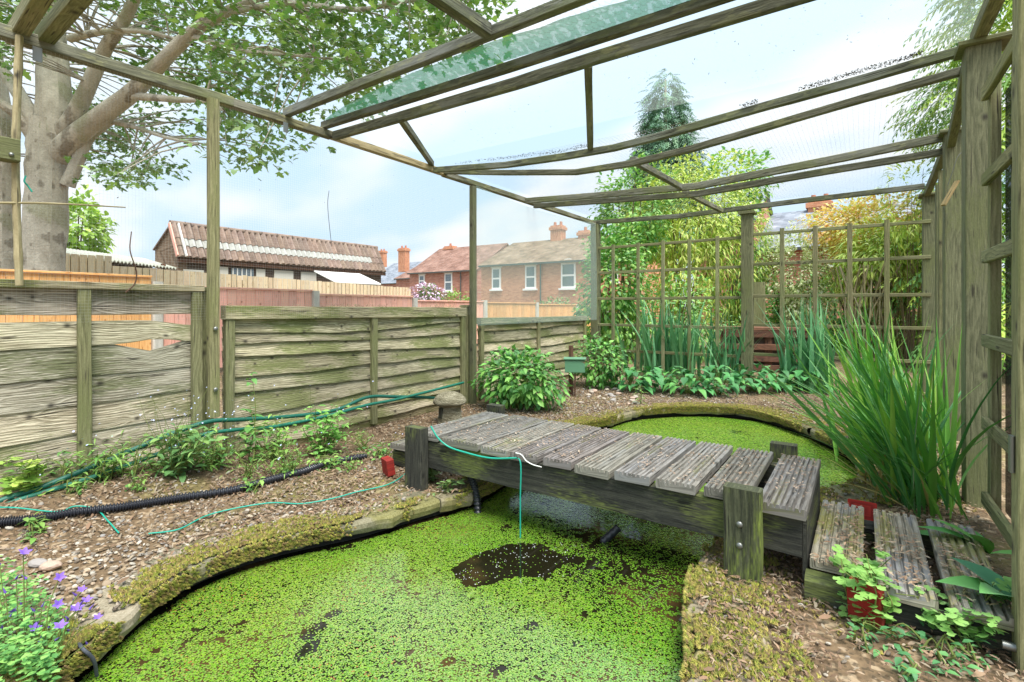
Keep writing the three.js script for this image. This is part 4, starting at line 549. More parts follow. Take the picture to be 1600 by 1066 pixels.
{ // two broad leaved shrubs by the fence
  const GR = [0x52903a, 0x60a040, 0x74b34c, 0x42803a, 0x88c058];
  const sh = (b, r, n, keep, size, label) => { const g = thing('shrub', label, 'shrub', 'leafy shrubs by the fence'), c = b.clone().setY(r[1] * 0.95); stems(g, b, Array.from({ length: 14 }, () => c.clone().add(V3(gauss() * r[0] * 0.6, rr(-0.1, 0.7) * r[1], gauss() * r[2] * 0.6))), 0.006); foliage(g, cloud(n, c, r, size, { hollow: 0.3, lump: 0.5, seed: n }), G_OVAL, GR, { keep }); base(g, b); };
  sh(onY(806, 640, 0).add(V3(0, 0, -0.05)), [0.36, 0.24, 0.3], 1500, 280, 0.062, 'dense shrub of fresh oval leaves beside the stone toadstool'); sh(onY(938, 606, 0), [0.26, 0.26, 0.26], 900, 180, 0.058, 'smaller oval leaved shrub behind the green box');
}
{ // irises: every blade a part
  const blade = (w) => leaf(1, w, { curl: 0.10, fold: 0.5, segs: 8, pw: 0.45 }), BL = [blade(0.045), leaf(1, 0.038, { curl: 0.3, fold: 0.5, segs: 8, pw: 0.45 }), leaf(1, 0.04, { curl: 0.42, fold: 0.5, segs: 8, pw: 0.45 }), leaf(1, 0.05, { curl: 0.05, fold: 0.4, segs: 8, pw: 0.45, twist: 0.8 })];
  const clump = (label, b, r, n, h, lean, spread, hexes, wid = 1) => { const g = thing('iris_clump', label, 'iris', 'clumps of iris blades'), mats = matsOf(hexes, 0.4, 0.55); for (let i = 0; i < n; i++) { const p = V3(b.x + gauss() * r[0], 0, b.z + gauss() * r[1]), d = V3(lean.x + gauss() * spread, 1, lean.z + gauss() * spread); const L = h * rr(0.6, 1.08), m = part('blade', BL[Math.floor(rnd() * 4)], pick(mats), g); m.position.copy(p); m.quaternion.copy(aim(d, V3(d.x * 2 + gauss() * 0.6, 0.2, d.z * 2 + gauss() * 0.6).negate())); m.scale.set(L * wid, L, L); } return base(g, b); };
  const dead = [0xc8b070, 0xa88c50]; const far = [0x66a872, 0x74b47c, 0x529064, 0x84c084], nearC = [0x6cb040, 0x5ca044, 0x88c44c, 0x4c9048, 0xa0d054, 0x64a458];
  clump('tall blue green iris clump before the left trellis', onY(1050, 590, 0).setY(0), [0.32, 0.13], 130, 0.95, V3(0.02, 0, 0.05), 0.10, far); clump('upright iris clump before the middle trellis post', onY(1128, 598, 0), [0.2, 0.1], 60, 0.75, V3(0, 0, 0.05), 0.1, far);
  clump('iris clump in front of the brown timber planter', onY(1262, 612, 0), [0.16, 0.12], 80, 0.9, V3(-0.02, 0, 0.0), 0.12, far);
  clump('large glossy iris clump leaning over the pond by the capped post', V3(0.18, 0, -2.66), [0.085, 0.17], 170, 0.76, V3(-0.26, 0, 0.06), 0.32, nearC, 0.66); clump('dry tan iris leaves at the foot of the large clump', V3(0.14, 0, -2.62), [0.09, 0.12], 22, 0.34, V3(-0.5, 0, 0.3), 0.7, dead, 0.7); clump('bright iris blades against the second capped post', V3(0.14, 0, -3.4), [0.15, 0.25], 110, 0.84, V3(-0.12, 0, 0.04), 0.16, nearC, 0.72);
}
{ // heart leaved row along the back edge
  const HX = [0x3f8a45, 0x4c9a4e, 0x35783c, 0x68ac52]; rnd = rng(521);
  for (let i = 0; i < 11; i++) { const px = 985 + i * 28 + rr(-8, 8), b = onY(px, rr(607, 620), 0), g = thing('heart_leaved_plant', 'low plant of green heart shaped leaves in the back bed', 'plant', 'heart leaved plants along the back bed'), l = []; const n = 46;
    for (let k = 0; k < n; k++) { const a = rr(0, 6.28), rad = Math.sqrt(rnd()) * 0.19, p = V3(b.x + Math.cos(a) * rad, rr(0.06, 0.27) * (1.15 - rad * 2.5), b.z + Math.sin(a) * rad); l.push({ p, q: aim(V3(Math.cos(a), rr(-0.35, 0.35), Math.sin(a)), V3(0, 1, 0)), s: rr(0.065, 0.12) }); } stems(g, b, l.map((e) => e.p).filter((_, k) => k % 2), 0.003); foliage(g, l, G_HEART, HX, { keep: n, tr: 0.25 }); base(g, b); }
  for (const [px, py] of [[1000, 640], [880, 640]]) { const b = onY(px, py - 6, 0), g = thing('seedling', px > 950 ? 'pale leafy seedling in front of the heart leaved row' : 'pale leafy seedling at the foot of the shrub', 'plant'), l = []; for (let k = 0; k < 22; k++) { const a = k * 2.4, y = 0.02 + k * 0.006; l.push({ p: V3(b.x, y, b.z), q: aim(V3(Math.cos(a), 0.5, Math.sin(a)), V3(0, 1, 0)), s: rr(0.04, 0.075) }); } stems(g, b, [b.clone().setY(0.16)], 0.004); foliage(g, l, G_LONG, [0x86b84a, 0x74a840], { keep: 22 }); base(g, b); }
}
// small weeds: rosettes on thin stems; flowers where the photo has them
const petal5 = (() => { const l = []; for (let k = 0; k < 5; k++) { const g = leaf(1, 0.8, { curl: -0.25, fold: 0.15, segs: 2 }); g.rotateY(k * 1.2566); l.push(g); } return mergeGeometries(l); })();
const bell = (() => { const l = []; for (let k = 0; k < 5; k++) { const g = leaf(1, 0.46, { curl: 0.3, fold: 0.35, segs: 4, pw: 1.25 }); g.rotateX(-1.05); g.rotateY(k * 1.2566); l.push(g); } return mergeGeometries(l); })();
const budG = (() => { const g = new THREE.ConeGeometry(0.16, 1, 6); g.translate(0, 0.5, 0); return g; })();
function weed({ label, cat = 'weed', b, h, w, n, geos, hexes, size, nst = 6, keep = 0, lean = V3(0, 0, 0), flowers = 0, fhex = 0xc8d0f4, group, hang = 0 }) {
  n = Math.round(n * 1.35); size *= 1.2; const g = thing('weed', label, cat, group), tips = []; for (let i = 0; i < nst; i++) tips.push(V3(b.x + gauss() * w * 0.6 + lean.x, b.y + h * rr(0.5, 1), b.z + gauss() * w * 0.6 + lean.z)); stems(g, b, tips, 0.0028);
  const l = []; for (let i = 0; i < n; i++) { const t = pick(tips), k = Math.pow(rnd(), 0.8), p = b.clone().lerp(t, k).add(V3(gauss() * w * 0.22, rr(-0.02, 0.03), gauss() * w * 0.22)); p.y = Math.max(b.y + 0.008 - hang, p.y); const a = rr(0, 6.28); l.push({ p, q: aim(V3(Math.cos(a), rr(-0.2, 0.6), Math.sin(a)), V3(gauss() * 0.3, 1, gauss() * 0.3)), s: size * rr(0.6, 1.2) }); } foliage(g, l, geos, hexes, { keep, tr: 0.3 });
  if (flowers) { const fm = (tones['f' + fhex] ??= plain(fhex, 0.7, { side: THREE.DoubleSide })), st = []; for (let i = 0; i < flowers; i++) { const p = V3(b.x + gauss() * w * 1.1 + lean.x, b.y + h * rr(0.75, 1.5), b.z + gauss() * w * 1.1 + lean.z); const m = part('flower', petal5, fm, g); m.position.copy(p); m.quaternion.copy(aim(V3(gauss(), 0.4, gauss()), V3(gauss() * 0.5, 1, gauss() * 0.5 + 0.5))); m.scale.setScalar(rr(0.003, 0.0055)); if (i % 3 === 0) st.push(p); } stems(g, b, st, 0.0014, stemM, 'flower_stalk'); }
  return base(g, b);
}
{
  rnd = rng(541); const LG = [0x86b04a, 0x98c25c, 0x6c9c3e, 0x5f9440], MG = [0x5f9a44, 0x4f8a3a, 0x7bb050], on = (px, py, y = 0) => { const p = onY(px, py, y); p.y = gh(p.x, p.z); return p; };
  weed({ label: 'yellow green lobed weed at the foot of the hoses', b: on(45, 806), h: 0.17, w: 0.13, n: 46, geos: G_LOBED, hexes: [0x9fc450, 0xb8d060, 0x86b048], size: 0.05, keep: 46 });
  weed({ label: 'sprawling small leaved weed between the fence and the ribbed pipe', b: on(160, 782), h: 0.16, w: 0.2, n: 130, geos: G_LONG, hexes: LG, size: 0.042, keep: 40, nst: 9 });
  weed({ label: 'forget-me-not clump with tiny pale blue flowers against the fence', b: on(275, 768), h: 0.24, w: 0.19, n: 190, geos: [...G_OVAL, ...G_LONG], hexes: [0x6c9c54, 0x5c8c48, 0x86ac58], size: 0.045, keep: 70, nst: 12, flowers: 70 });
  weed({ label: 'yellowing weed beside the forget-me-not clump', b: on(335, 752), h: 0.2, w: 0.16, n: 130, geos: G_LONG, hexes: LG, size: 0.045, keep: 40, flowers: 16, nst: 9 });
  weed({ label: 'tall single stemmed weed in front of the waney panel', b: on(391, 735), h: 0.42, w: 0.045, n: 34, geos: G_OVAL, hexes: MG, size: 0.05, keep: 34, nst: 2 });
  weed({ label: 'bushy pale weed of oval leaflets beside the timber step', b: on(505, 712), h: 0.28, w: 0.2, n: 240, geos: G_OVAL, hexes: [0x7fb850, 0x94c860, 0x6aa644], size: 0.035, keep: 100, nst: 12, flowers: 14 });
  weed({ label: 'thin straggling weed left of the tall weed', b: on(430, 722), h: 0.22, w: 0.2, n: 170, geos: [...G_OVAL, ...G_LONG], hexes: LG, size: 0.034, keep: 40, nst: 9, flowers: 12 });
  weed({ label: 'seed spiked weed at the foot of the bridge post', b: on(672, 752), h: 0.2, w: 0.10, n: 60, geos: G_OVAL, hexes: [0x6f9450, 0x7fa45c, 0x98b070], size: 0.04, keep: 60, nst: 8 });
  weed({ label: 'trailing sprig hanging over the stone edge under the bridge', b: on(690, 772), h: 0.06, w: 0.09, n: 26, geos: G_OVAL, hexes: [0x6f9450, 0x7fa45c], size: 0.032, keep: 26, nst: 4, hang: 0.03 });
  for (let i = 0; i < 6; i++) { const p = on([120, 215, 450, 545, 395, 60][i], [800, 790, 745, 735, 770, 850][i]); weed({ label: 'tuft of low weeds on the gravel beside the ribbed pipe', group: 'low weed tufts beside the pipe', b: p, h: 0.05, w: 0.08, n: 36, geos: [...G_LONG, ...G_OVAL], hexes: LG, size: 0.024, nst: 5 }); }
  for (let i = 0; i < 13; i++) { const px = 70 + i * 44 + rr(-15, 15), p = on(px, lerp(796, 712, (px - 70) / 530) + rr(-14, 12)); weed({ label: 'straggling weed in the tangle along the fence foot', group: 'straggling weeds along the fence foot', b: p, h: rr(0.07, 0.18), w: rr(0.12, 0.2), n: 50, geos: i % 2 ? G_LONG : G_OVAL, hexes: i % 3 ? LG : MG, size: 0.026, keep: 16, nst: 10, flowers: i % 3 === 0 ? 12 : 0 }); }
  weed({ label: 'lobed leafy plant growing in front of the red block', cat: 'plant', b: on(1352, 975), h: 0.17, w: 0.11, n: 80, geos: G_LOBED, hexes: [0x8cbc58, 0x9ccc68, 0x74aa4c, 0x80b450], size: 0.036, keep: 108, nst: 14 });
  weed({ label: 'feathery lobed plant under the edge of the step planks', cat: 'plant', b: on(1500, 1000), h: 0.11, w: 0.12, n: 70, geos: G_LOBED, hexes: [0x86b860, 0x74a850, 0x98c868], size: 0.036, keep: 50, nst: 9 });
  weed({ label: 'lobed leaves beside the gate post foot', cat: 'plant', b: on(1556, 1000), h: 0.16, w: 0.06, n: 40, geos: G_LOBED, hexes: [0x86b860, 0x74a850], size: 0.034, keep: 40, nst: 6 });
  for (let i = 0; i < 5; i++) weed({ label: 'creeping plant of small round leaves on the mossy ground', cat: 'plant', group: 'creeping plants by the gate post', b: on([1345, 1440, 1480, 1535, 1415][i], [1008, 1010, 1045, 1040, 1055][i]), h: 0.02, w: 0.11, n: 20, geos: G_OVAL, hexes: [0x4f8f54, 0x62a058, 0x45804a], size: 0.019, keep: 27, nst: 3 });
  // broad leaves by the gate
  const b = V3(0.30, 0, -2.02), g = thing('broad_leaved_plant', 'dock-like plant with broad glossy leaves behind the step', 'plant'), l = []; for (const [a, e, s] of [[2.6, 0.7, 0.2], [3.4, 0.3, 0.22], [1.9, 0.9, 0.17], [3.0, 1.1, 0.16], [0.5, 0.5, 0.14], [4.4, 0.4, 0.15], [3.9, 0.15, 0.2]]) l.push({ p: b.clone().setY(0.06), q: aim(V3(Math.cos(a), e, Math.sin(a) * 0.7), V3(0, 1, 0)), s }); foliage(g, l, [leaf(1, 0.3, { curl: 0.3, segs: 5 })], [0x4a9a3c, 0x66ae44], { keep: 7 }); base(g, b);
  const b2 = V3(0.29, 0, -1.62), g2 = thing('broad_leaved_plant', 'blue green broad leaves in front of the gate netting', 'plant'), l2 = []; for (const [a, e, s] of [[2.9, 0.5, 0.16], [2.2, 0.8, 0.15], [3.6, 0.9, 0.14], [1.5, 0.6, 0.12]]) l2.push({ p: b2.clone().setY(0.1), q: aim(V3(Math.cos(a), e, Math.sin(a)), V3(0, 1, 0)), s }); stems(g2, b2, [b2.clone().setY(0.12)], 0.006); foliage(g2, l2, [leaf(1, 0.5, { curl: 0.3, segs: 5 })], [0x4a8f64, 0x66ae54], { keep: 4 }); base(g2, b2);
}
{ // bellflowers in the foreground corner
  rnd = rng(561); const g = thing('bellflower_clump', 'bellflower mound with violet star flowers spilling over the pond edge', 'flowers'), l = []; const b = onY(40, 1040, 0);
  for (let i = 0; i < 2200; i++) { const px = rr(-40, 150), py = rr(915, 1100), lim = 160 - (py - 900) * 0.25; if (px > lim * 0.75 || py < 915 + px * 0.55) continue; const hgt = rr(0.01, 0.09) * sstep(1.0, 0.2, px / 150), p = onY(px, py, 0).setY(0.01 + hgt); const a = rr(0, 6.28); l.push({ p, q: aim(V3(Math.cos(a), rr(-0.1, 0.6), Math.sin(a)), V3(0, 1, 0)), s: rr(0.009, 0.018) }); }
  foliage(g, l, [leaf(1, 0.75, { curl: 0.2, fold: 0.2, segs: 3, pw: 0.65 })], [0x649c48, 0x78b054, 0x508c40, 0x90c060], { keep: 200 });
  const fm = leafMat(0x8f6ad8, 0.3, 0.7), bm = plain(0x6a4cae, 0.7), F1 = [[50, 1010], [90, 1008], [93, 983], [118, 956], [135, 942], [127, 925], [152, 968], [92, 905], [36, 868], [20, 1030]];
  for (const [px, py] of F1) { const p = onT(px, py, 1.12 + rr(-0.05, 0.12)); p.y = Math.max(0.06, p.y); const m = part('flower', bell, fm, g); m.position.copy(p); m.quaternion.copy(aim(V3(rr(-0.2, 0.8), -0.1, 1), V3(rr(0.1, 0.9), 0.8, rr(-0.2, 0.6)))); m.scale.setScalar(rr(0.014, 0.020)); part('stalk', tube([p, p.clone().lerp(b, 0.3).add(V3(0, 0.0, 0)), V3(lerp(p.x, b.x, 0.45), 0.01, lerp(p.z, b.z, 0.45))], () => 0.0011, { n: 5, m: 4 }), stemM, g); }
  for (let i = 0; i < 26; i++) { const px = rr(-5, 145), py = rr(880, 1030); if (py < 880 + px * 0.3) continue; const p = onT(px, py, 1.14 + rr(-0.05, 0.12)); p.y = Math.max(0.05, p.y); const m = part('bud', budG, bm, g); m.position.copy(p); m.quaternion.copy(Q(rr(-0.7, 0.7), 0, rr(-0.9, 0.2))); m.scale.setScalar(rr(0.010, 0.018)); part('stalk', tube([p, V3(lerp(p.x, b.x, 0.3), 0.02, lerp(p.z, b.z, 0.3))], () => 0.0009, { n: 3, m: 4, smooth: false }), stemM, g); }
  base(g, b);
  single('root', tube([onY(118, 998, 0.0), onY(130, 1015, 0.02), onY(145, 1030, -0.01), onY(152, 1062, -0.08)], () => 0.004, { n: 20, m: 6, jig: 0.3 }), plain(0x4a4f58, 0.7), 'dark rooty stem dangling from the bellflowers into the pond', 'stem');
}

// ---------------------------------------------------------------- the neighbours' fence: boarded panels between concrete posts (line x = -6.4)
const zl = (px, X) => onX(px, 480, X).z;
{
  rnd = rng(601); const X = -6.4, zs = [zl(245, X) + 3.9, zl(245, X) + 1.95, zl(245, X), zl(492, X), zl(647, X), zl(757, X), zl(838, X), zl(901, X), zl(901, X) - 1.95];
  const tops = [1.14, 1.10, 1.0, 0.95, 0.88, 0.86, 0.83, 0.80], lab = ['orange boarded fence panel beyond the tree', 'orange boarded fence panel showing over the pale lap fence', 'pink boarded fence panel below the garage roof end', 'pink boarded fence panel below the white lean-to', 'short pink boarded panel below the lilac', 'orange boarded fence panel seen through the green screen', 'orange boarded fence panel behind the corner post', 'orange boarded fence panel beyond the trellis corner'];
  zs.forEach((z, i) => { const t = (tops[i] ?? tops[7]) + 0.06; if (i === 0) return; const p = single('concrete_post', beam([[X, 0, z], [X, t, z]], 0.1, 0.1, { cham: 0.012, tint: tone(0.06) }), M.concrete, 'pale concrete fence post ' + ['', 'hidden behind the tree trunk', 'between the orange and the pink panel', 'between two pink panels', 'by the lilac bush', 'at the edge of the green screen', 'between orange panels below the brick house', 'beside the screened corner post', 'beyond the trellis'][i], 'post', 'concrete fence posts'); });
  for (let i = 0; i < 8; i++) { const col = i >= 2 && i <= 4 ? M.pink : M.orange, g = thing('boarded_fence', lab[i], 'fence', 'neighbour fence panels'), z0 = zs[i] - 0.055, z1 = zs[i + 1] + 0.055, n = 16, w = (z1 - z0) / n; for (let k = 0; k < n; k++) part('board', beam([[X + rr(-0.002, 0.002), 0.05, z0 + (k + 0.5) * w], [X, tops[i] - rr(0, 0.004), z0 + (k + 0.5) * w]], 0.014, Math.abs(w) - 0.004, { tint: tone(0.12), cham: 0.001 }), col, g); part('cap_rail', beam([[X, tops[i] + 0.012, z0], [X, tops[i] + 0.012, z1]], 0.06, 0.022, { tint: tone(0.08) }), col, g); base(g, V3(X, 0, (z0 + z1) / 2)); }
  // pale feather edge fence further back
  const X2 = -10, z0 = zl(60, X2), z1 = zl(642, X2), zc = zl(178, X2), g = thing('feather_edge_fence', 'long pale feather edge fence in front of the tiled garage', 'fence'); for (let z = z0; z > z1; z -= 0.105) { const t = z > zc ? 1.60 : lerp(1.45, 1.29, (zc - z) / (zc - z1)); part('board', beam([[X2 + rr(-0.003, 0.003), 0, z], [X2, t + rr(-0.008, 0.008), z]], 0.016, 0.1, { up: [0.25, 0, 1], tint: tone(0.1), cham: 0.001 }), M.cream, g); } part('rail', beam([[X2 - 0.035, 1.1, z0], [X2 - 0.035, 1.0, z1]], 0.04, 0.07), M.cream, g); base(g, V3(X2, 0, (z0 + z1) / 2));
}
// ---------------------------------------------------------------- garage with steep tiled roof, corrugated shed
const BR = (c1, c2, mortar) => new THREE.MeshStandardMaterial({ roughness: 0.95, vertexColors: true, map: tex(512, 512, (u, v) => { const row = Math.floor(v * 24), x = u * 8 + (row % 2) * 0.5, fx = x - Math.floor(x), fy = v * 24 - row, m = fx < 0.04 || fy < 0.12 ? 0.55 : 0, k = TAB[(Math.floor(x) % 8) + row * 13 + 7], n = (vn(u * 150, v * 150, 150, 150) - 0.5) * 22; let c = mix3(c1, c2, k); c = mix3(c, mortar, m); return [c[0] + n, c[1] + n, c[2] + n]; }) });
M.brick = BR([168, 108, 90], [196, 138, 116], [190, 168, 150]); M.brickbuff = BR([184, 122, 92], [212, 150, 114], [200, 172, 144]);
const ROOF = (a, b) => new THREE.MeshStandardMaterial({ roughness: 0.9, vertexColors: true, map: tex(512, 512, (u, v) => { const row = Math.floor(v * 16), fy = v * 16 - row, k = TAB[Math.floor(u * 24) + row * 31], n = (fbm(u * 9, v * 9, 4, 9, 9) - 0.5) * 60; let c = mix3(a, b, k * 0.7 + 0.15); if (fy > 0.86) c = mix3(c, [40, 34, 30], 0.45); return [c[0] + n, c[1] + n, c[2] + n]; }) });
M.roofred = ROOF([120, 88, 76], [150, 114, 98]); M.roofbrown = ROOF([112, 92, 74], [146, 122, 98]); M.slate = ROOF([108, 116, 128], [146, 152, 162]);
M.tilemat = new THREE.MeshStandardMaterial({ roughness: 0.85, vertexColors: true, map: tex(256, 256, (u, v) => { const a = fbm(u * 8, v * 8, 5, 8, 8), n = (vn(u * 90, v * 90, 90, 90) - 0.5) * 26, c = mix3([110, 92, 82], [158, 138, 124], a); return [c[0] + n, c[1] + n, c[2] + n]; }) });
M.glass = new THREE.MeshPhysicalMaterial({ color: 0x5f6a70, roughness: 0.08, metalness: 0, clearcoat: 1 }); M.upvc = plain(0xf2f2ef, 0.5); M.darkwall = plain(0x5a4a40, 0.9); M.palepanel = plain(0xd8d4c8, 0.8);
{
  rnd = rng(611); const g = thing('tiled_garage', 'long low garage with steep brown tiled roof behind the pale fence', 'garage'), z0 = -5.55, z1 = -12.0, XE = -13.5, XR = -13.92, YE = 2.0, YR = 2.82, XB = -14.9, YB = 2.26, n = 40;
  part('wall', box(-14.8, -13.62, 0, 1.98, z1 + 0.1, z0 - 0.06), M.darkwall, g);
  part('gable', loft([[[XE - 0.1, YE, z0 - 0.05], [XR, YR - 0.04, z0 - 0.05], [XB, YB - 0.03, z0 - 0.05], [XB, 0, z0 - 0.05], [XE - 0.1, 0, z0 - 0.05]], [[XE - 0.1, YE, z0 - 0.25], [XR, YR - 0.04, z0 - 0.25], [XB, YB - 0.03, z0 - 0.25], [XB, 0, z0 - 0.25], [XE - 0.1, 0, z0 - 0.25]]]), M.roofbrown, g);
  const roof = part('roof', loft([[[XE, YE, z0], [XR, YR, z0], [XR - 0.03, YR - 0.04, z0], [XE - 0.03, YE - 0.04, z0]], [[XE, YE, z1], [XR, YR, z1], [XR - 0.03, YR - 0.04, z1], [XE - 0.03, YE - 0.04, z1]]]), M.darkwall, g);
  part('rear_slope', loft([[[XR, YR, z0], [XB, YB, z0], [XB, YB - 0.04, z0], [XR, YR - 0.04, z0]], [[XR, YR, z1], [XB, YB, z1], [XB, YB - 0.04, z1], [XR, YR - 0.04, z1]]]), M.tilemat, g);
  const rows = [[0, 0.32, 0], [0.32, 0.56, 1], [0.56, 1.0, 0]], dx = XR - XE, dy = YR - YE, L = Math.hypot(dx, dy), nx = dy / L, ny = -dx / L, w = (z1 - z0) / n;
  for (let k = 0; k < n; k++) for (const [a, b, pale] of rows) { if (pale && (k < 1 || k > n - 4)) { } const s = (t, h, z) => [XE + dx * t + nx * h, YE + dy * t + ny * h, z], zz = z0 + k * w, S = []; for (const t of [a - 0.03, b]) { const h0 = t < b ? 0.035 : 0.012; S.push([s(t, h0 * 0.3, zz), s(t, h0 + 0.005, zz + w * 0.12), s(t, h0 + 0.055, zz + w * 0.35), s(t, h0 + 0.055, zz + w * 0.6), s(t, h0 + 0.0, zz + w * 0.9), s(t, 0.002, zz + w * 0.98)]); } const isP = pale && k > 0 && k < n - 3; part('tile', loft(S, { us: 0.8, vs: 0.8, tint: isP ? [0.72, 0.75, 0.76] : tone(0.16) }), isP ? M.concrete : M.tilemat, roof); }
  for (let k = 0; k < 14; k++) part('ridge_tile', tube([[XR - 0.01, YR + 0.02, lerp(z0, z1, k / 14)], [XR - 0.01, YR + 0.02, lerp(z0, z1, (k + 0.97) / 14)]], () => 0.06, { n: 1, m: 8, tint: tone(0.12), us: 0.8 }), M.tilemat, roof);
  part('barge_board', beam([[XE + 0.05, YE, z0 + 0.03], [XR + 0.03, YR, z0 + 0.03]], 0.03, 0.1), M.pink, g); part('barge_board', beam([[XE + 0.12, YE, z0 - 0.14], [XR + 0.1, YR, z0 - 0.14]], 0.03, 0.07), M.white, g);
  const pn = (a, b, ya, yb, m, name) => { const P = zl(a, -13.6), R = zl(b, -13.6); return part(name, box(-13.615, -13.585, ya, yb, R, P, { cham: 0.004 }), m, g); };
  pn(342, 356, 1.0, 1.82, M.palepanel, 'door'); const w1 = pn(361, 396, 1.5, 1.8, M.glass, 'window'); for (let k = 0; k < 5; k++) { const z = zl(364 + k * 7, -13.57); part('bar', box(-13.58, -13.565, 1.5, 1.8, z - 0.012, z + 0.012, { cham: 0.002 }), M.white, w1); } pn(400, 414, 1.1, 1.82, M.palepanel, 'door'); pn(428, 458, 1.0, 1.82, M.palepanel, 'door'); pn(470, 494, 1.0, 1.82, M.palepanel, 'door'); pn(286, 318, 1.1, 1.7, M.palepanel, 'door');
  part('fascia', box(-13.54, -13.5, 1.86, 1.96, z1, z0), M.brownwood, g); base(g, V3(-14.2, 0, -8.8));
  const lt = thing('lean_to', 'white sheet roofed lean-to beside the garage wall', 'shed'), A = zl(500, -13), B = zl(572, -13), mid = zl(552, -13); part('roof', loft([[[-12.3, 1.50, A], [-13.3, 1.85, A], [-13.3, 1.82, A], [-12.3, 1.47, A]], [[-12.3, 1.50, B], [-13.3, 1.85, B], [-13.3, 1.82, B], [-12.3, 1.47, B]]]), M.white, lt); part('front', box(-12.6, -12.5, 0, 1.46, B + 0.05, A - 0.1), M.darkwall, lt); part('window', box(-12.49, -12.46, 1.1, 1.42, mid, A - 0.25), M.glass, lt); part('side', box(-13.3, -12.6, 0, 1.5, B + 0.04, B + 0.1), M.palepanel, lt); base(lt, V3(-12.8, 0, (A + B) / 2));
  // corrugated shed
  const s = thing('corrugated_shed', 'old dark shed with corrugated roof beside the garage gable', 'shed'), c0 = zl(90, -12), c1 = zl(262, -12), secs = []; for (let i = 0; i <= 90; i++) { const z = lerp(c0, c1, i / 90), y = 0.025 * Math.sin(i * 2.1), q = -0.12 * i / 90; secs.push([[-11.6, 1.70 + y + q, z], [-13.2, 1.98 + y + q, z], [-13.2, 1.96 + y + q, z], [-11.6, 1.68 + y + q, z]]); } part('roof', loft(secs, { tint: [0.8, 0.82, 0.75] }), M.concrete, s); part('wall', box(-12.8, -12.6, 0, 1.7, c1 + 0.05, c0 - 0.05), M.darkwall, s);
  for (const [a, b] of [[188, 200], [226, 246]]) { const z = zl(a, -12.55), y = zl(b, -12.55), wn = part('window', box(-12.6, -12.57, 1.32, 1.62, y, z, { cham: 0.003 }), M.white, s); part('pane', box(-12.569, -12.56, 1.36, 1.58, y + 0.03, z - 0.03, { cham: 0.002 }), M.glass, wn); } for (const px of [120, 205, 255]) { const z = zl(px, -11.7); part('post', beam([[-11.7, 0, z], [-11.7, 1.66, z]], 0.07, 0.07), M.brownwood, s); } base(s, V3(-12.3, 0, (c0 + c1) / 2));
}
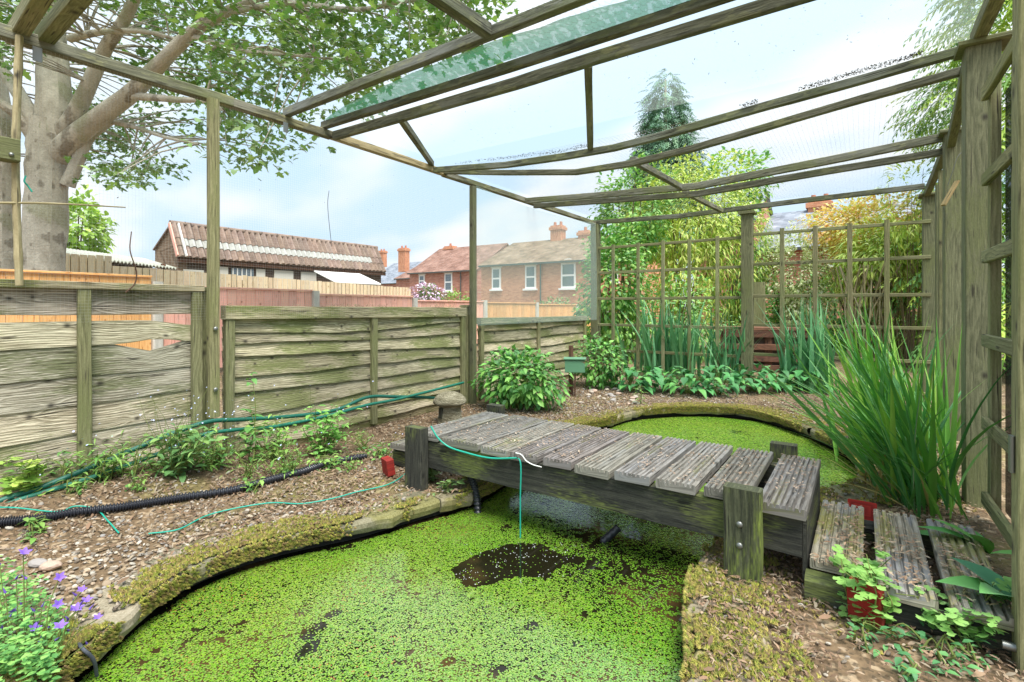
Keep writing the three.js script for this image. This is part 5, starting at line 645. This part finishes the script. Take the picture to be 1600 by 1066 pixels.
// ---------------------------------------------------------------- houses
function house(name, label, { x0, x1, zf, dep, eave, ridge, y0 = -2.5, wall, roof, wins = [], chims = [], pipes = [], bare }) {
  const g = thing('brick_house', label, 'house', 'brick houses behind the garden'), zr = zf - dep / 2, zb = zf - dep, ov = 0.18;
  part('wall', loft([[[x0, y0, zf], [x0, eave, zf], [x0, ridge - 0.08, zr], [x0, eave, zb], [x0, y0, zb]], [[x1, y0, zf], [x1, eave, zf], [x1, ridge - 0.08, zr], [x1, eave, zb], [x1, y0, zb]]], { us: 1.8, vs: 1.8, uo: 0, vo: 0 }), wall, g);
  const sl = (ridge - eave) / (dep / 2), rf = part('roof', loft([[[x0 - 0.1, eave - ov * sl, zf + ov], [x0 - 0.1, ridge, zr], [x0 - 0.1, eave - ov * sl, zb - ov], [x0 - 0.1, eave - 0.1 - ov * sl, zb - ov], [x0 - 0.1, ridge - 0.1, zr], [x0 - 0.1, eave - 0.1 - ov * sl, zf + ov]], [[x1 + 0.1, eave - ov * sl, zf + ov], [x1 + 0.1, ridge, zr], [x1 + 0.1, eave - ov * sl, zb - ov], [x1 + 0.1, eave - 0.1 - ov * sl, zb - ov], [x1 + 0.1, ridge - 0.1, zr], [x1 + 0.1, eave - 0.1 - ov * sl, zf + ov]]], { us: 4, vs: 3, uo: 0, vo: 0 }), roof, g);
  part('gutter', beam([[x0, eave - ov * sl - 0.06, zf + ov + 0.05], [x1, eave - ov * sl - 0.06, zf + ov + 0.05]], 0.11, 0.1), M.wire, g);
  for (const [pa, ya, pb, yb] of wins) { const a = onZ(pa, ya, zf), b = onZ(pb, yb, zf), Z = zf + 0.02, wn = part('window', box(a.x, b.x, b.y, a.y, Z - 0.05, Z + 0.03, { cham: 0.01 }), M.upvc, g), mx = (a.x + b.x) / 2, my = lerp(b.y, a.y, 0.5), fw = 0.1; for (const [p, q] of [[b.y + fw, my - fw * 0.5], [my + fw * 0.5, a.y - fw]]) part('pane', box(a.x + fw, b.x - fw, p, q, Z + 0.031, Z + 0.036, { cham: 0.001 }), M.glass, wn); part('sill', box(a.x - 0.1, b.x + 0.1, b.y - 0.1, b.y - 0.001, Z - 0.05, Z + 0.12), M.upvc, wn); const ar = []; for (let k = 0; k <= 8; k++) { const t = k / 8, x = lerp(a.x - 0.08, b.x + 0.08, t), y = a.y + 0.002 + 0.16 * Math.sin(t * 3.1416); ar.push([[x, a.y + 0.001, Z - 0.05], [x, y + 0.05, Z - 0.05], [x, y + 0.05, Z + 0.02], [x, a.y + 0.001, Z + 0.02]]); } part('arched_head', loft(ar, { us: 1.8, vs: 1.8, tint: [1.15, 1.1, 1.05] }), M.upvc, wn); }
  for (const [px, yt, yb, wd, pots, Z] of chims) { const t = onZ(px, yt, Z ?? zr), b = onZ(px, yb, Z ?? zr), hw = wd / 2, c = part('chimney', box(t.x - hw, t.x + hw, b.y - 0.6, t.y, t.z - 0.3, t.z + 0.3, { us: 1.8, vs: 1.8, cham: 0.01 }), M.brickbuff, rf); part('corbel', box(t.x - hw - 0.07, t.x + hw + 0.07, t.y - 0.28, t.y - 0.1, t.z - 0.37, t.z + 0.37, { us: 1.8, vs: 1.8 }), M.brickbuff, rf); for (let k = 0; k < pots; k++) { const x = t.x + (k - (pots - 1) / 2) * hw * 1.1; part('chimney_pot', tube([[x, t.y, t.z], [x, t.y + 0.24, t.z]], (s) => 0.10 - 0.02 * s, { n: 2, m: 10, tint: [0.9, 0.8, 0.72] }), M.brick, rf); } }
  for (const px of pipes) { const a = onZ(px, 480, zf); part('downpipe', tube([[a.x, y0, zf + 0.1], [a.x, eave - 0.1, zf + 0.1]], () => 0.045, { n: 2, m: 6 }), M.wire, g); }
  return base(g, V3((x0 + x1) / 2, y0, zr));
}
{
  rnd = rng(621);
  house('h', 'buff brick house with three white windows behind the green screen', { x0: onZ(752, 480, -24).x, x1: onZ(985, 480, -24).x, zf: -24, dep: 7, eave: 3.32, ridge: 4.95, wall: M.brickbuff, roof: M.roofbrown, wins: [[769, 419, 783, 452], [821, 415, 838, 451], [877, 411, 900, 450], [950, 404, 966, 440]], chims: [[872, 353, 395, 0.75, 2], [915, 361, 372, 0.7, 1]], pipes: [846] });
  house('h', 'red brick house with red tiled roof and one white window', { x0: onZ(640, 480, -28).x, x1: onZ(746, 480, -28).x, zf: -28, dep: 7, eave: 3.5, ridge: 5.6, wall: M.brick, roof: M.roofred, wins: [[695, 427, 707, 455], [655, 430, 664, 448]], chims: [[704, 385, 408, 0.9, 1]], pipes: [721] });
  house('h', 'lower red roofed house next to the slate roof', { x0: onZ(612, 480, -30).x, x1: onZ(641, 480, -30).x + 1.5, zf: -30.5, dep: 7, eave: 3.3, ridge: 4.9, wall: M.brick, roof: M.roofred, chims: [[631, 388, 415, 0.9, 2]] });
  house('h', 'far slate roofed house beyond the garage end', { x0: onZ(575, 480, -40).x, x1: onZ(640, 480, -40).x, zf: -40, dep: 8, eave: 3.6, ridge: 6.2, wall: M.brick, roof: M.slate, chims: [[598, 392, 410, 0.9, 2]] });
  house('h', 'red brick house end with a white window above the bamboo', { x0: onZ(1085, 480, -19).x, x1: onZ(1178, 480, -19).x, zf: -19, dep: 5, eave: 3.9, ridge: 5.2, wall: M.brick, roof: M.slate, wins: [[1134, 331, 1150, 356]], pipes: [1160] });
  house('h', 'brick house with wide grey slate roof and tall chimney', { x0: onZ(1181, 480, -19.4).x, x1: onZ(1440, 480, -19.4).x, zf: -19.4, dep: 7, eave: 2.85, ridge: 4.55, wall: M.brick, roof: M.slate, wins: [[1300, 385, 1316, 412]], chims: [[1281, 314, 340, 0.75, 2]] });
}
// ---------------------------------------------------------------- big sycamore overhanging from the left
{
  rnd = rng(631); const g = thing('sycamore_tree', 'big many stemmed sycamore overhanging the cage from beyond the orange fence', 'tree'), limbs = [];
  const limb = (l, w0, w1, name = 'limb') => { const P = l.map(([a, b, t]) => onT(a, b, t)), t0 = l[0][2], t1 = l[l.length - 1][2], r0 = w0 / 2 * t0 / F, r1 = w1 / 2 * t1 / F; limbs.push(...P.slice(1)); for (let i = 1; i < P.length; i++) limbs.push(P[i].clone().lerp(P[i - 1], 0.5)); part(name, tube(P, (t) => lerp(r0, r1, t) * (name === 'trunk' ? 1 + 0.1 * Math.exp(-t * 6) : 1), { n: 28, m: 14, jig: 0.12, us: 1.2, vs: 1.2 }), M.bark, g); };
  const T = 6.1, b0 = onT(68, 480, T); const gy = HOR + H / T * F;
  limb([[66, gy, T], [66, 430, T], [72, 330, T], [74, 250, T], [80, 190, T]], 54, 52, 'trunk');
  limb([[76, 235, T], [84, 180, T], [82, 100, T + 0.1], [78, 0, T + 0.2], [84, -160, T + 0.5], [100, -380, T + 0.6]], 50, 24);
  limb([[88, 215, T], [116, 180, 6.0], [140, 130, 5.9], [165, 75, 5.8], [195, 30, 5.6], [225, -40, 5.4], [260, -160, 5.2]], 26, 12); limb([[88, 245, T], [118, 212, 6.0], [160, 180, 5.9], [205, 145, 5.7], [245, 105, 5.5], [295, 55, 5.3], [350, 20, 5.1], [430, -15, 4.9], [540, -60, 4.6]], 34, 8);
  limb([[205, 150, 5.7], [235, 152, 5.6], [280, 156, 5.5], [318, 158, 5.4], [350, 172, 5.3]], 13, 5); limb([[105, 290, T], [122, 250, 6.1], [140, 215, 6.1], [172, 190, 6.1]], 20, 11); limb([[60, 200, T], [40, 165, 6.1], [15, 125, 6.2], [-30, 70, 6.3]], 24, 14); limb([[52, 215, T], [20, 175, 6], [-20, 150, 5.9]], 18, 12);
  limb([[110, 60, 5.9], [160, 50, 5.7], [230, 50, 5.5], [300, 70, 5.3]], 12, 4); limb([[295, 55, 5.3], [380, 80, 5.1], [450, 85, 4.9], [540, 95, 4.7]], 9, 3); limb([[350, 20, 5.1], [450, 5, 4.9], [560, 15, 4.7], [640, 0, 4.5], [720, -10, 4.4]], 10, 4); limb([[320, 160, 5.4], [330, 110, 5.3], [322, 75, 5.3]], 4, 2);
  limb([[172, 190, 6.1], [215, 200, 5.9], [260, 215, 5.7], [310, 225, 5.5]], 8, 3); limb([[80, -160, 6.6], [200, -220, 6], [380, -260, 5.4], [560, -240, 5]], 24, 8);
  limb([[-4, HOR + H / 6.6 * F, 6.6], [-4, 430, 6.6], [-2, 300, 6.6], [-6, 180, 6.6], [-25, 60, 6.6], [-60, -200, 6.7]], 46, 32, 'trunk');
  // the crown: sprays of leaves, each at the end of a twig
  const edge = [[-400, 160], [-60, 120], [0, 90], [60, 70], [110, 240], [150, 290], [200, 305], [240, 315], [275, 230], [310, 200], [340, 250], [400, 275], [440, 250], [470, 225], [500, 175], [560, 205], [590, 120], [680, 95], [740, 85], [775, 20], [800, -60], [840, -200]], lim = (px) => { for (let i = 1; i < edge.length; i++) if (px < edge[i][0]) { const [a, b] = [edge[i - 1], edge[i]]; return lerp(a[1], b[1], (px - a[0]) / (b[0] - a[0])); } return -400; };
  const lv = [], tw = []; const SYC = [[0.16, 0.31, 0.055], [0.20, 0.37, 0.06], [0.11, 0.24, 0.05], [0.26, 0.42, 0.07], [0.14, 0.28, 0.06]];
  for (let k = 0; k < 2500; k++) {
    const px = rr(-420, 830), py = rr(-460, 320), L = lim(px); if (py > L - 8) continue; const out = py < -40 || px < -60; if (out && rnd() > 0.5) continue;
    const gap = fbm(px * 0.016 + 9, py * 0.02 + 30, 3); if (px > 85 && px < 560 && py > 0 && gap < 0.38) continue; if (px < 130 && py > 0 && px > -60 && gap < 0.5) continue;
    const limbZone = px > 80 && px < 340 && py > 10 && py < 240; if (limbZone && gap < 0.47) continue; const t = limbZone ? rr(6.2, 7.6) : rr(4.5, 7.6) - sstep(300, 700, px) * 0.9, c = onT(px, py, t); let best = limbs[0], bd = 1e9; for (const q of limbs) { const d = q.distanceToSquared(c); if (d < bd) { bd = d; best = q; } }
    const dir = c.clone().sub(best).normalize(); if (bd < 2.2) tw.push(tube([best, best.clone().lerp(c, 0.5).add(V3(0, 0.06, 0)), c], (s) => 0.011 - 0.008 * s, { n: 4, m: 4 }));
    const n = Math.round(rr(16, 32)); for (let i = 0; i < n; i++) { const p = c.clone().add(V3(gauss() * 0.22, gauss() * 0.10, gauss() * 0.22)); const a = rr(0, 6.28); lv.push({ p, q: aim(V3(Math.cos(a), rr(-0.7, 0.1), Math.sin(a)), V3(gauss() * 0.4, 1, gauss() * 0.4)), s: rr(0.05, 0.095), c: vary(pick(SYC), 0.25) }); }
  }
  part('twigs', mergeGeometries(tw), M.bark, g).userData.kind = 'stuff'; { const tg = g.children[g.children.length - 1].geometry; if (!tg.attributes.color) tg.setAttribute('color', new THREE.BufferAttribute(new Float32Array(tg.attributes.position.count * 3).fill(0.6), 3)); }
  const cm = leafMat(0xffffff, 0.55, 0.8); G_MAPLE.forEach((q, k) => copies('crown', q, cm, lv.filter((_, i) => i % 2 === k), g)); base(g, b0.clone().setY(0)); console.log('sycamore leaves', lv.length);
}
// ---------------------------------------------------------------- planting beyond the trellis and fences
function bush(name, label, cat, px, py, pyTop, t, wpx, n, geos, hexes, size, o = {}) {   // centre column by pixel at depth t, from ground or pyb up to pyTop
  const c = onT(px, (py + pyTop) / 2, t), ry = (py - pyTop) / 2 * t / F, rx = wpx / 2 * t / F, g = thing(name, label, cat, o.group), b = V3(c.x, 0, c.z);
  stems(g, b, Array.from({ length: o.nst ?? 7 }, () => c.clone().add(V3(gauss() * rx * 0.5, ry * rr(-0.2, 0.7), gauss() * rx * 0.4))), o.sr ?? 0.02, o.sm ?? woodyM, 'stem');
  foliage(g, cloud(n, c, [rx, ry, rx * (o.dz ?? 0.7)], size, { seed: px * 0.1, lump: 0.55, flat: 0.3, ...o }), geos, hexes, { tr: 0.5, rough: 0.7 }); return base(g, b);
}
const spray = (() => { const l = []; for (let i = 0; i < 7; i++) { const s = i / 6, a = (i % 2 ? 1 : -1) * 0.75; const q = leaf(0.42 * (1 - 0.5 * s), 0.1, { curl: 0.3, segs: 2 }); q.rotateY(a); q.translate(0, -0.25 * s * s, s * 0.75); l.push(q); } const m = leaf(1, 0.07, { curl: 0.28, segs: 3 }); l.push(m); return mergeGeometries(l); })();
{
  rnd = rng(641);
  const YG = [0xc4d858, 0xd4e068, 0xaac850, 0xe0e484, 0xb0c858], MGR = [0x78b44c, 0x8cc058, 0x64a04c, 0xa4d060];
  bush('evergreen_shrub', 'glossy dark green shrub at the corner of the left trellis', 'shrub', 955, 560, 345, 7.3, 120, 3000, G_OVAL, MGR, 0.085); bush('evergreen_shrub', 'tall green shrub rising behind the left trellis', 'shrub', 985, 420, 255, 7.9, 140, 3000, G_OVAL, [...MGR, 0x98b840], 0.085);
  bush('bamboo', 'yellow green bamboo thicket behind the left trellis', 'bamboo', 1062, 560, 240, 8.2, 190, 3500, G_LONG, YG, 0.12, { nst: 22, sr: 0.012, sm: plain(0xa89a58, 0.7), droop: 0.5 }); bush('bamboo', 'darker bamboo foliage behind the middle trellis post', 'bamboo', 1150, 540, 300, 8.6, 120, 4000, G_LONG, [...MGR, ...YG], 0.12, { nst: 10, sr: 0.012, droop: 0.5 });
  bush('yellow_leaved_shrub', 'tall rounded yellow green shrub in front of the conifer', 'shrub', 1068, 440, 245, 8.6, 230, 6500, G_OVAL, YG, 0.075, { sr: 0.025 }); bush('yellow_leaved_shrub', 'rounded lime shrub behind the bamboo canes', 'shrub', 1395, 440, 320, 8.4, 150, 4200, G_OVAL, [...YG, 0xf0e070], 0.07);
  bush('broadleaf_tree', 'leafy branch crown above the brick house end', 'tree', 1140, 330, 240, 9.5, 130, 900, G_OVAL, [...MGR, 0xa4bc40], 0.11, { flat: 0.38 });
  bush('hedge_shrub', 'dark shady shrub low behind the left trellis', 'shrub', 1040, 590, 430, 7.6, 200, 2600, G_OVAL, MGR, 0.08); bush('hedge_shrub', 'green shrub low behind the right trellis', 'shrub', 1300, 580, 410, 9.6, 210, 4000, G_OVAL, MGR, 0.09);
  bush('variegated_shrub', 'cream and green variegated shrub before the slate roof', 'shrub', 1240, 510, 366, 8.2, 125, 5000, G_OVAL, [0xd8dcb0, 0xc4d090, 0xa8bc74, 0xe6e6c8], 0.065); bush('golden_shrub', 'orange and gold tipped shrub above the right trellis', 'shrub', 1345, 420, 300, 8.0, 190, 5500, G_OVAL, [0xf4e080, 0xf4d080, 0xe4e47c, 0xf8ec98, 0xd4dc74, 0xf4c088], 0.075, { flat: 0.3 });
  bush('bamboo', 'bamboo clump with tan canes behind the right trellis', 'bamboo', 1385, 480, 345, 7.2, 130, 4500, G_LONG, YG, 0.14, { nst: 34, sr: 0.011, sm: plain(0xc0a870, 0.7), droop: 0.4 }); bush('bamboo', 'thin bamboo shoots beside the last capped post', 'bamboo', 1420, 400, 235, 6.6, 80, 420, G_LONG, YG, 0.12, { nst: 9, sr: 0.007, flat: 0.42 });
  { const g = thing('bamboo_canes', 'dense stand of bare tan canes behind the right trellis', 'bamboo'), l = []; for (let i = 0; i < 90; i++) { const p = onT(rr(1325, 1432), 560, rr(6.9, 7.5)).setY(0); l.push(tube([p, p.clone().add(V3(gauss() * 0.08, 0.6, gauss() * 0.08)), p.clone().add(V3(gauss() * 0.2, 1.35, gauss() * 0.2))], () => rr(0.006, 0.012), { n: 5, m: 5, tint: tone(0.2) })); } l.forEach((q) => part('cane', q, M.cane, g)); base(g, onT(1380, 560, 7.2).setY(0)); }
  bush('small_tree', 'light green tree beyond the corrugated shed', 'tree', 120, 440, 300, 19, 130, 1500, G_OVAL, [0x98bc3c, 0x84ac38, 0xb0cc50], 0.3, { flat: 0.34, sr: 0.06 });
  bush('lilac_bush', 'lilac bush with pale pink blossom behind the pink fence', 'bush', 672, 520, 440, 11.5, 60, 1100, G_OVAL, [0x6c9c40, 0x84ac50, 0x5c8c3c], 0.09); { const c = onT(668, 458, 11.2), l = cloud(420, c, [0.42, 0.2, 0.3], 0.07, { hollow: 0.7 }), g = scene.children[scene.children.length - 1]; l.forEach((e) => { e.p.sub(g.position); e.c = vary(pick([[0.62, 0.44, 0.6], [0.7, 0.55, 0.68]]), 0.1); }); copies('blossom', G_OVAL[0], M.matte, l, g); }
  bush('round_bush', 'bright yellow green bush behind the pink fence', 'bush', 716, 520, 450, 10.8, 50, 800, G_OVAL, [0x8cb83c, 0x9cc84c], 0.08); bush('round_bush', 'clipped bush on the roof line beyond the orange fence', 'bush', 868, 520, 462, 16, 70, 800, G_OVAL, [0x7c9850, 0x90a860], 0.12);
  bush('hedge_shrub', 'deep green shrub filling behind the bamboo canes', 'shrub', 1390, 600, 400, 9.2, 170, 3600, G_OVAL, MGR, 0.09); bush('hedge_shrub', 'green shrub between the trellis post and the planter', 'shrub', 1190, 590, 430, 8.8, 150, 3400, G_OVAL, MGR, 0.08); bush('hedge_shrub', 'dark shrub behind the trellis corner post', 'shrub', 925, 600, 470, 9.5, 80, 900, G_OVAL, MGR, 0.09);
  // conifers
  const conifer = (label, px, top, t, h, r, n, hexes, size, low = 0.1) => { const g = thing('conifer', label, 'conifer', 'conifers'), a = onT(px, top, t), b = V3(a.x, 0, a.z), l = []; part('trunk', tube([b, V3(a.x, a.y * 0.96, a.z)], (s) => r * 0.1 * (1 - 0.85 * s), { n: 6, m: 8 }), M.bark, g); for (let i = 0; i < n; i++) { const s = lerp(low, 1, 1 - Math.sqrt(rnd() * 1.0)), ang = rr(0, 6.283), w = r * Math.pow(1 - s, 0.58) * (0.8 + 0.55 * (fbm(ang * 2.2 + 5, s * 14, 3) - 0.5) * 2) * Math.pow(rr(0.35, 1), 0.5) + 0.04, p = V3(b.x + Math.cos(ang) * w, a.y * s, b.z + Math.sin(ang) * w); l.push({ p, q: aim(V3(Math.cos(ang), rr(-1.0, 0.15), Math.sin(ang)), V3(Math.cos(ang) * 0.6, 1, Math.sin(ang) * 0.6)), s: size * rr(0.6, 1.2) }); } foliage(g, l, [spray], hexes, { tr: 0.25 }); return base(g, b); };
  conifer('tall drooping blue green conifer behind the bamboo', 1040, 108, 16, 8, 2.0, 6500, [0x5c8c68, 0x4c7c58, 0x6c9c74, 0x7caa7c], 0.40, 0.3);
  conifer('yellow green feathery conifer beyond the right hand posts', 1650, -420, 6.2, 6, 2.15, 6500, [0x9cc044, 0xb4d050, 0x80ac4c, 0x649848, 0xccdc58], 0.32, 0.04);
  // timber planter behind the trellis
  const A = onT(1132, 520, 6.35), B = onT(1275, 520, 6.0), g = thing('timber_planter', 'slatted brown timber planter behind the trellis', 'planter'), d = B.clone().sub(A).setY(0); for (const s of [0, 0.5, 1]) { const p = A.clone().addScaledVector(d, s); part('post', beam([[p.x, 0, p.z], [p.x, 0.49, p.z]], 0.08, 0.08), M.brownwood, g); } for (const y of [0.46, 0.30, 0.16, 0.05]) part('slat', beam([A.clone().setY(y).add(V3(0, 0, 0.055)), B.clone().setY(y).add(V3(0, 0, 0.055))], 0.03, y > 0.4 ? 0.09 : 0.07, { n: 4, wob: 0.1, tint: tone(0.2) }), M.brownwood, g); part('top_board', beam([A.clone().setY(0.52).add(V3(-0.05, 0, -0.1)), B.clone().setY(0.52).add(V3(0.05, 0, -0.1))], 0.34, 0.035, { tint: [1.5, 1.5, 1.45] }), M.brownwood, g); part('soil', beam([A.clone().setY(0.25).add(V3(0, 0, -0.12)), B.clone().setY(0.25).add(V3(0, 0, -0.12))], 0.24, 0.4), M.darkwall, g); base(g, A.clone().setY(0));
  const p = onT(1187, 520, 7.6).setY(0); single('garden_post', beam([p, p.clone().setY(1.15)], 0.14, 0.12, { n: 5, wob: 0.08 }), M.stile, 'stout short post standing behind the trellis post', 'post');
}

renderer.render(scene, camera);
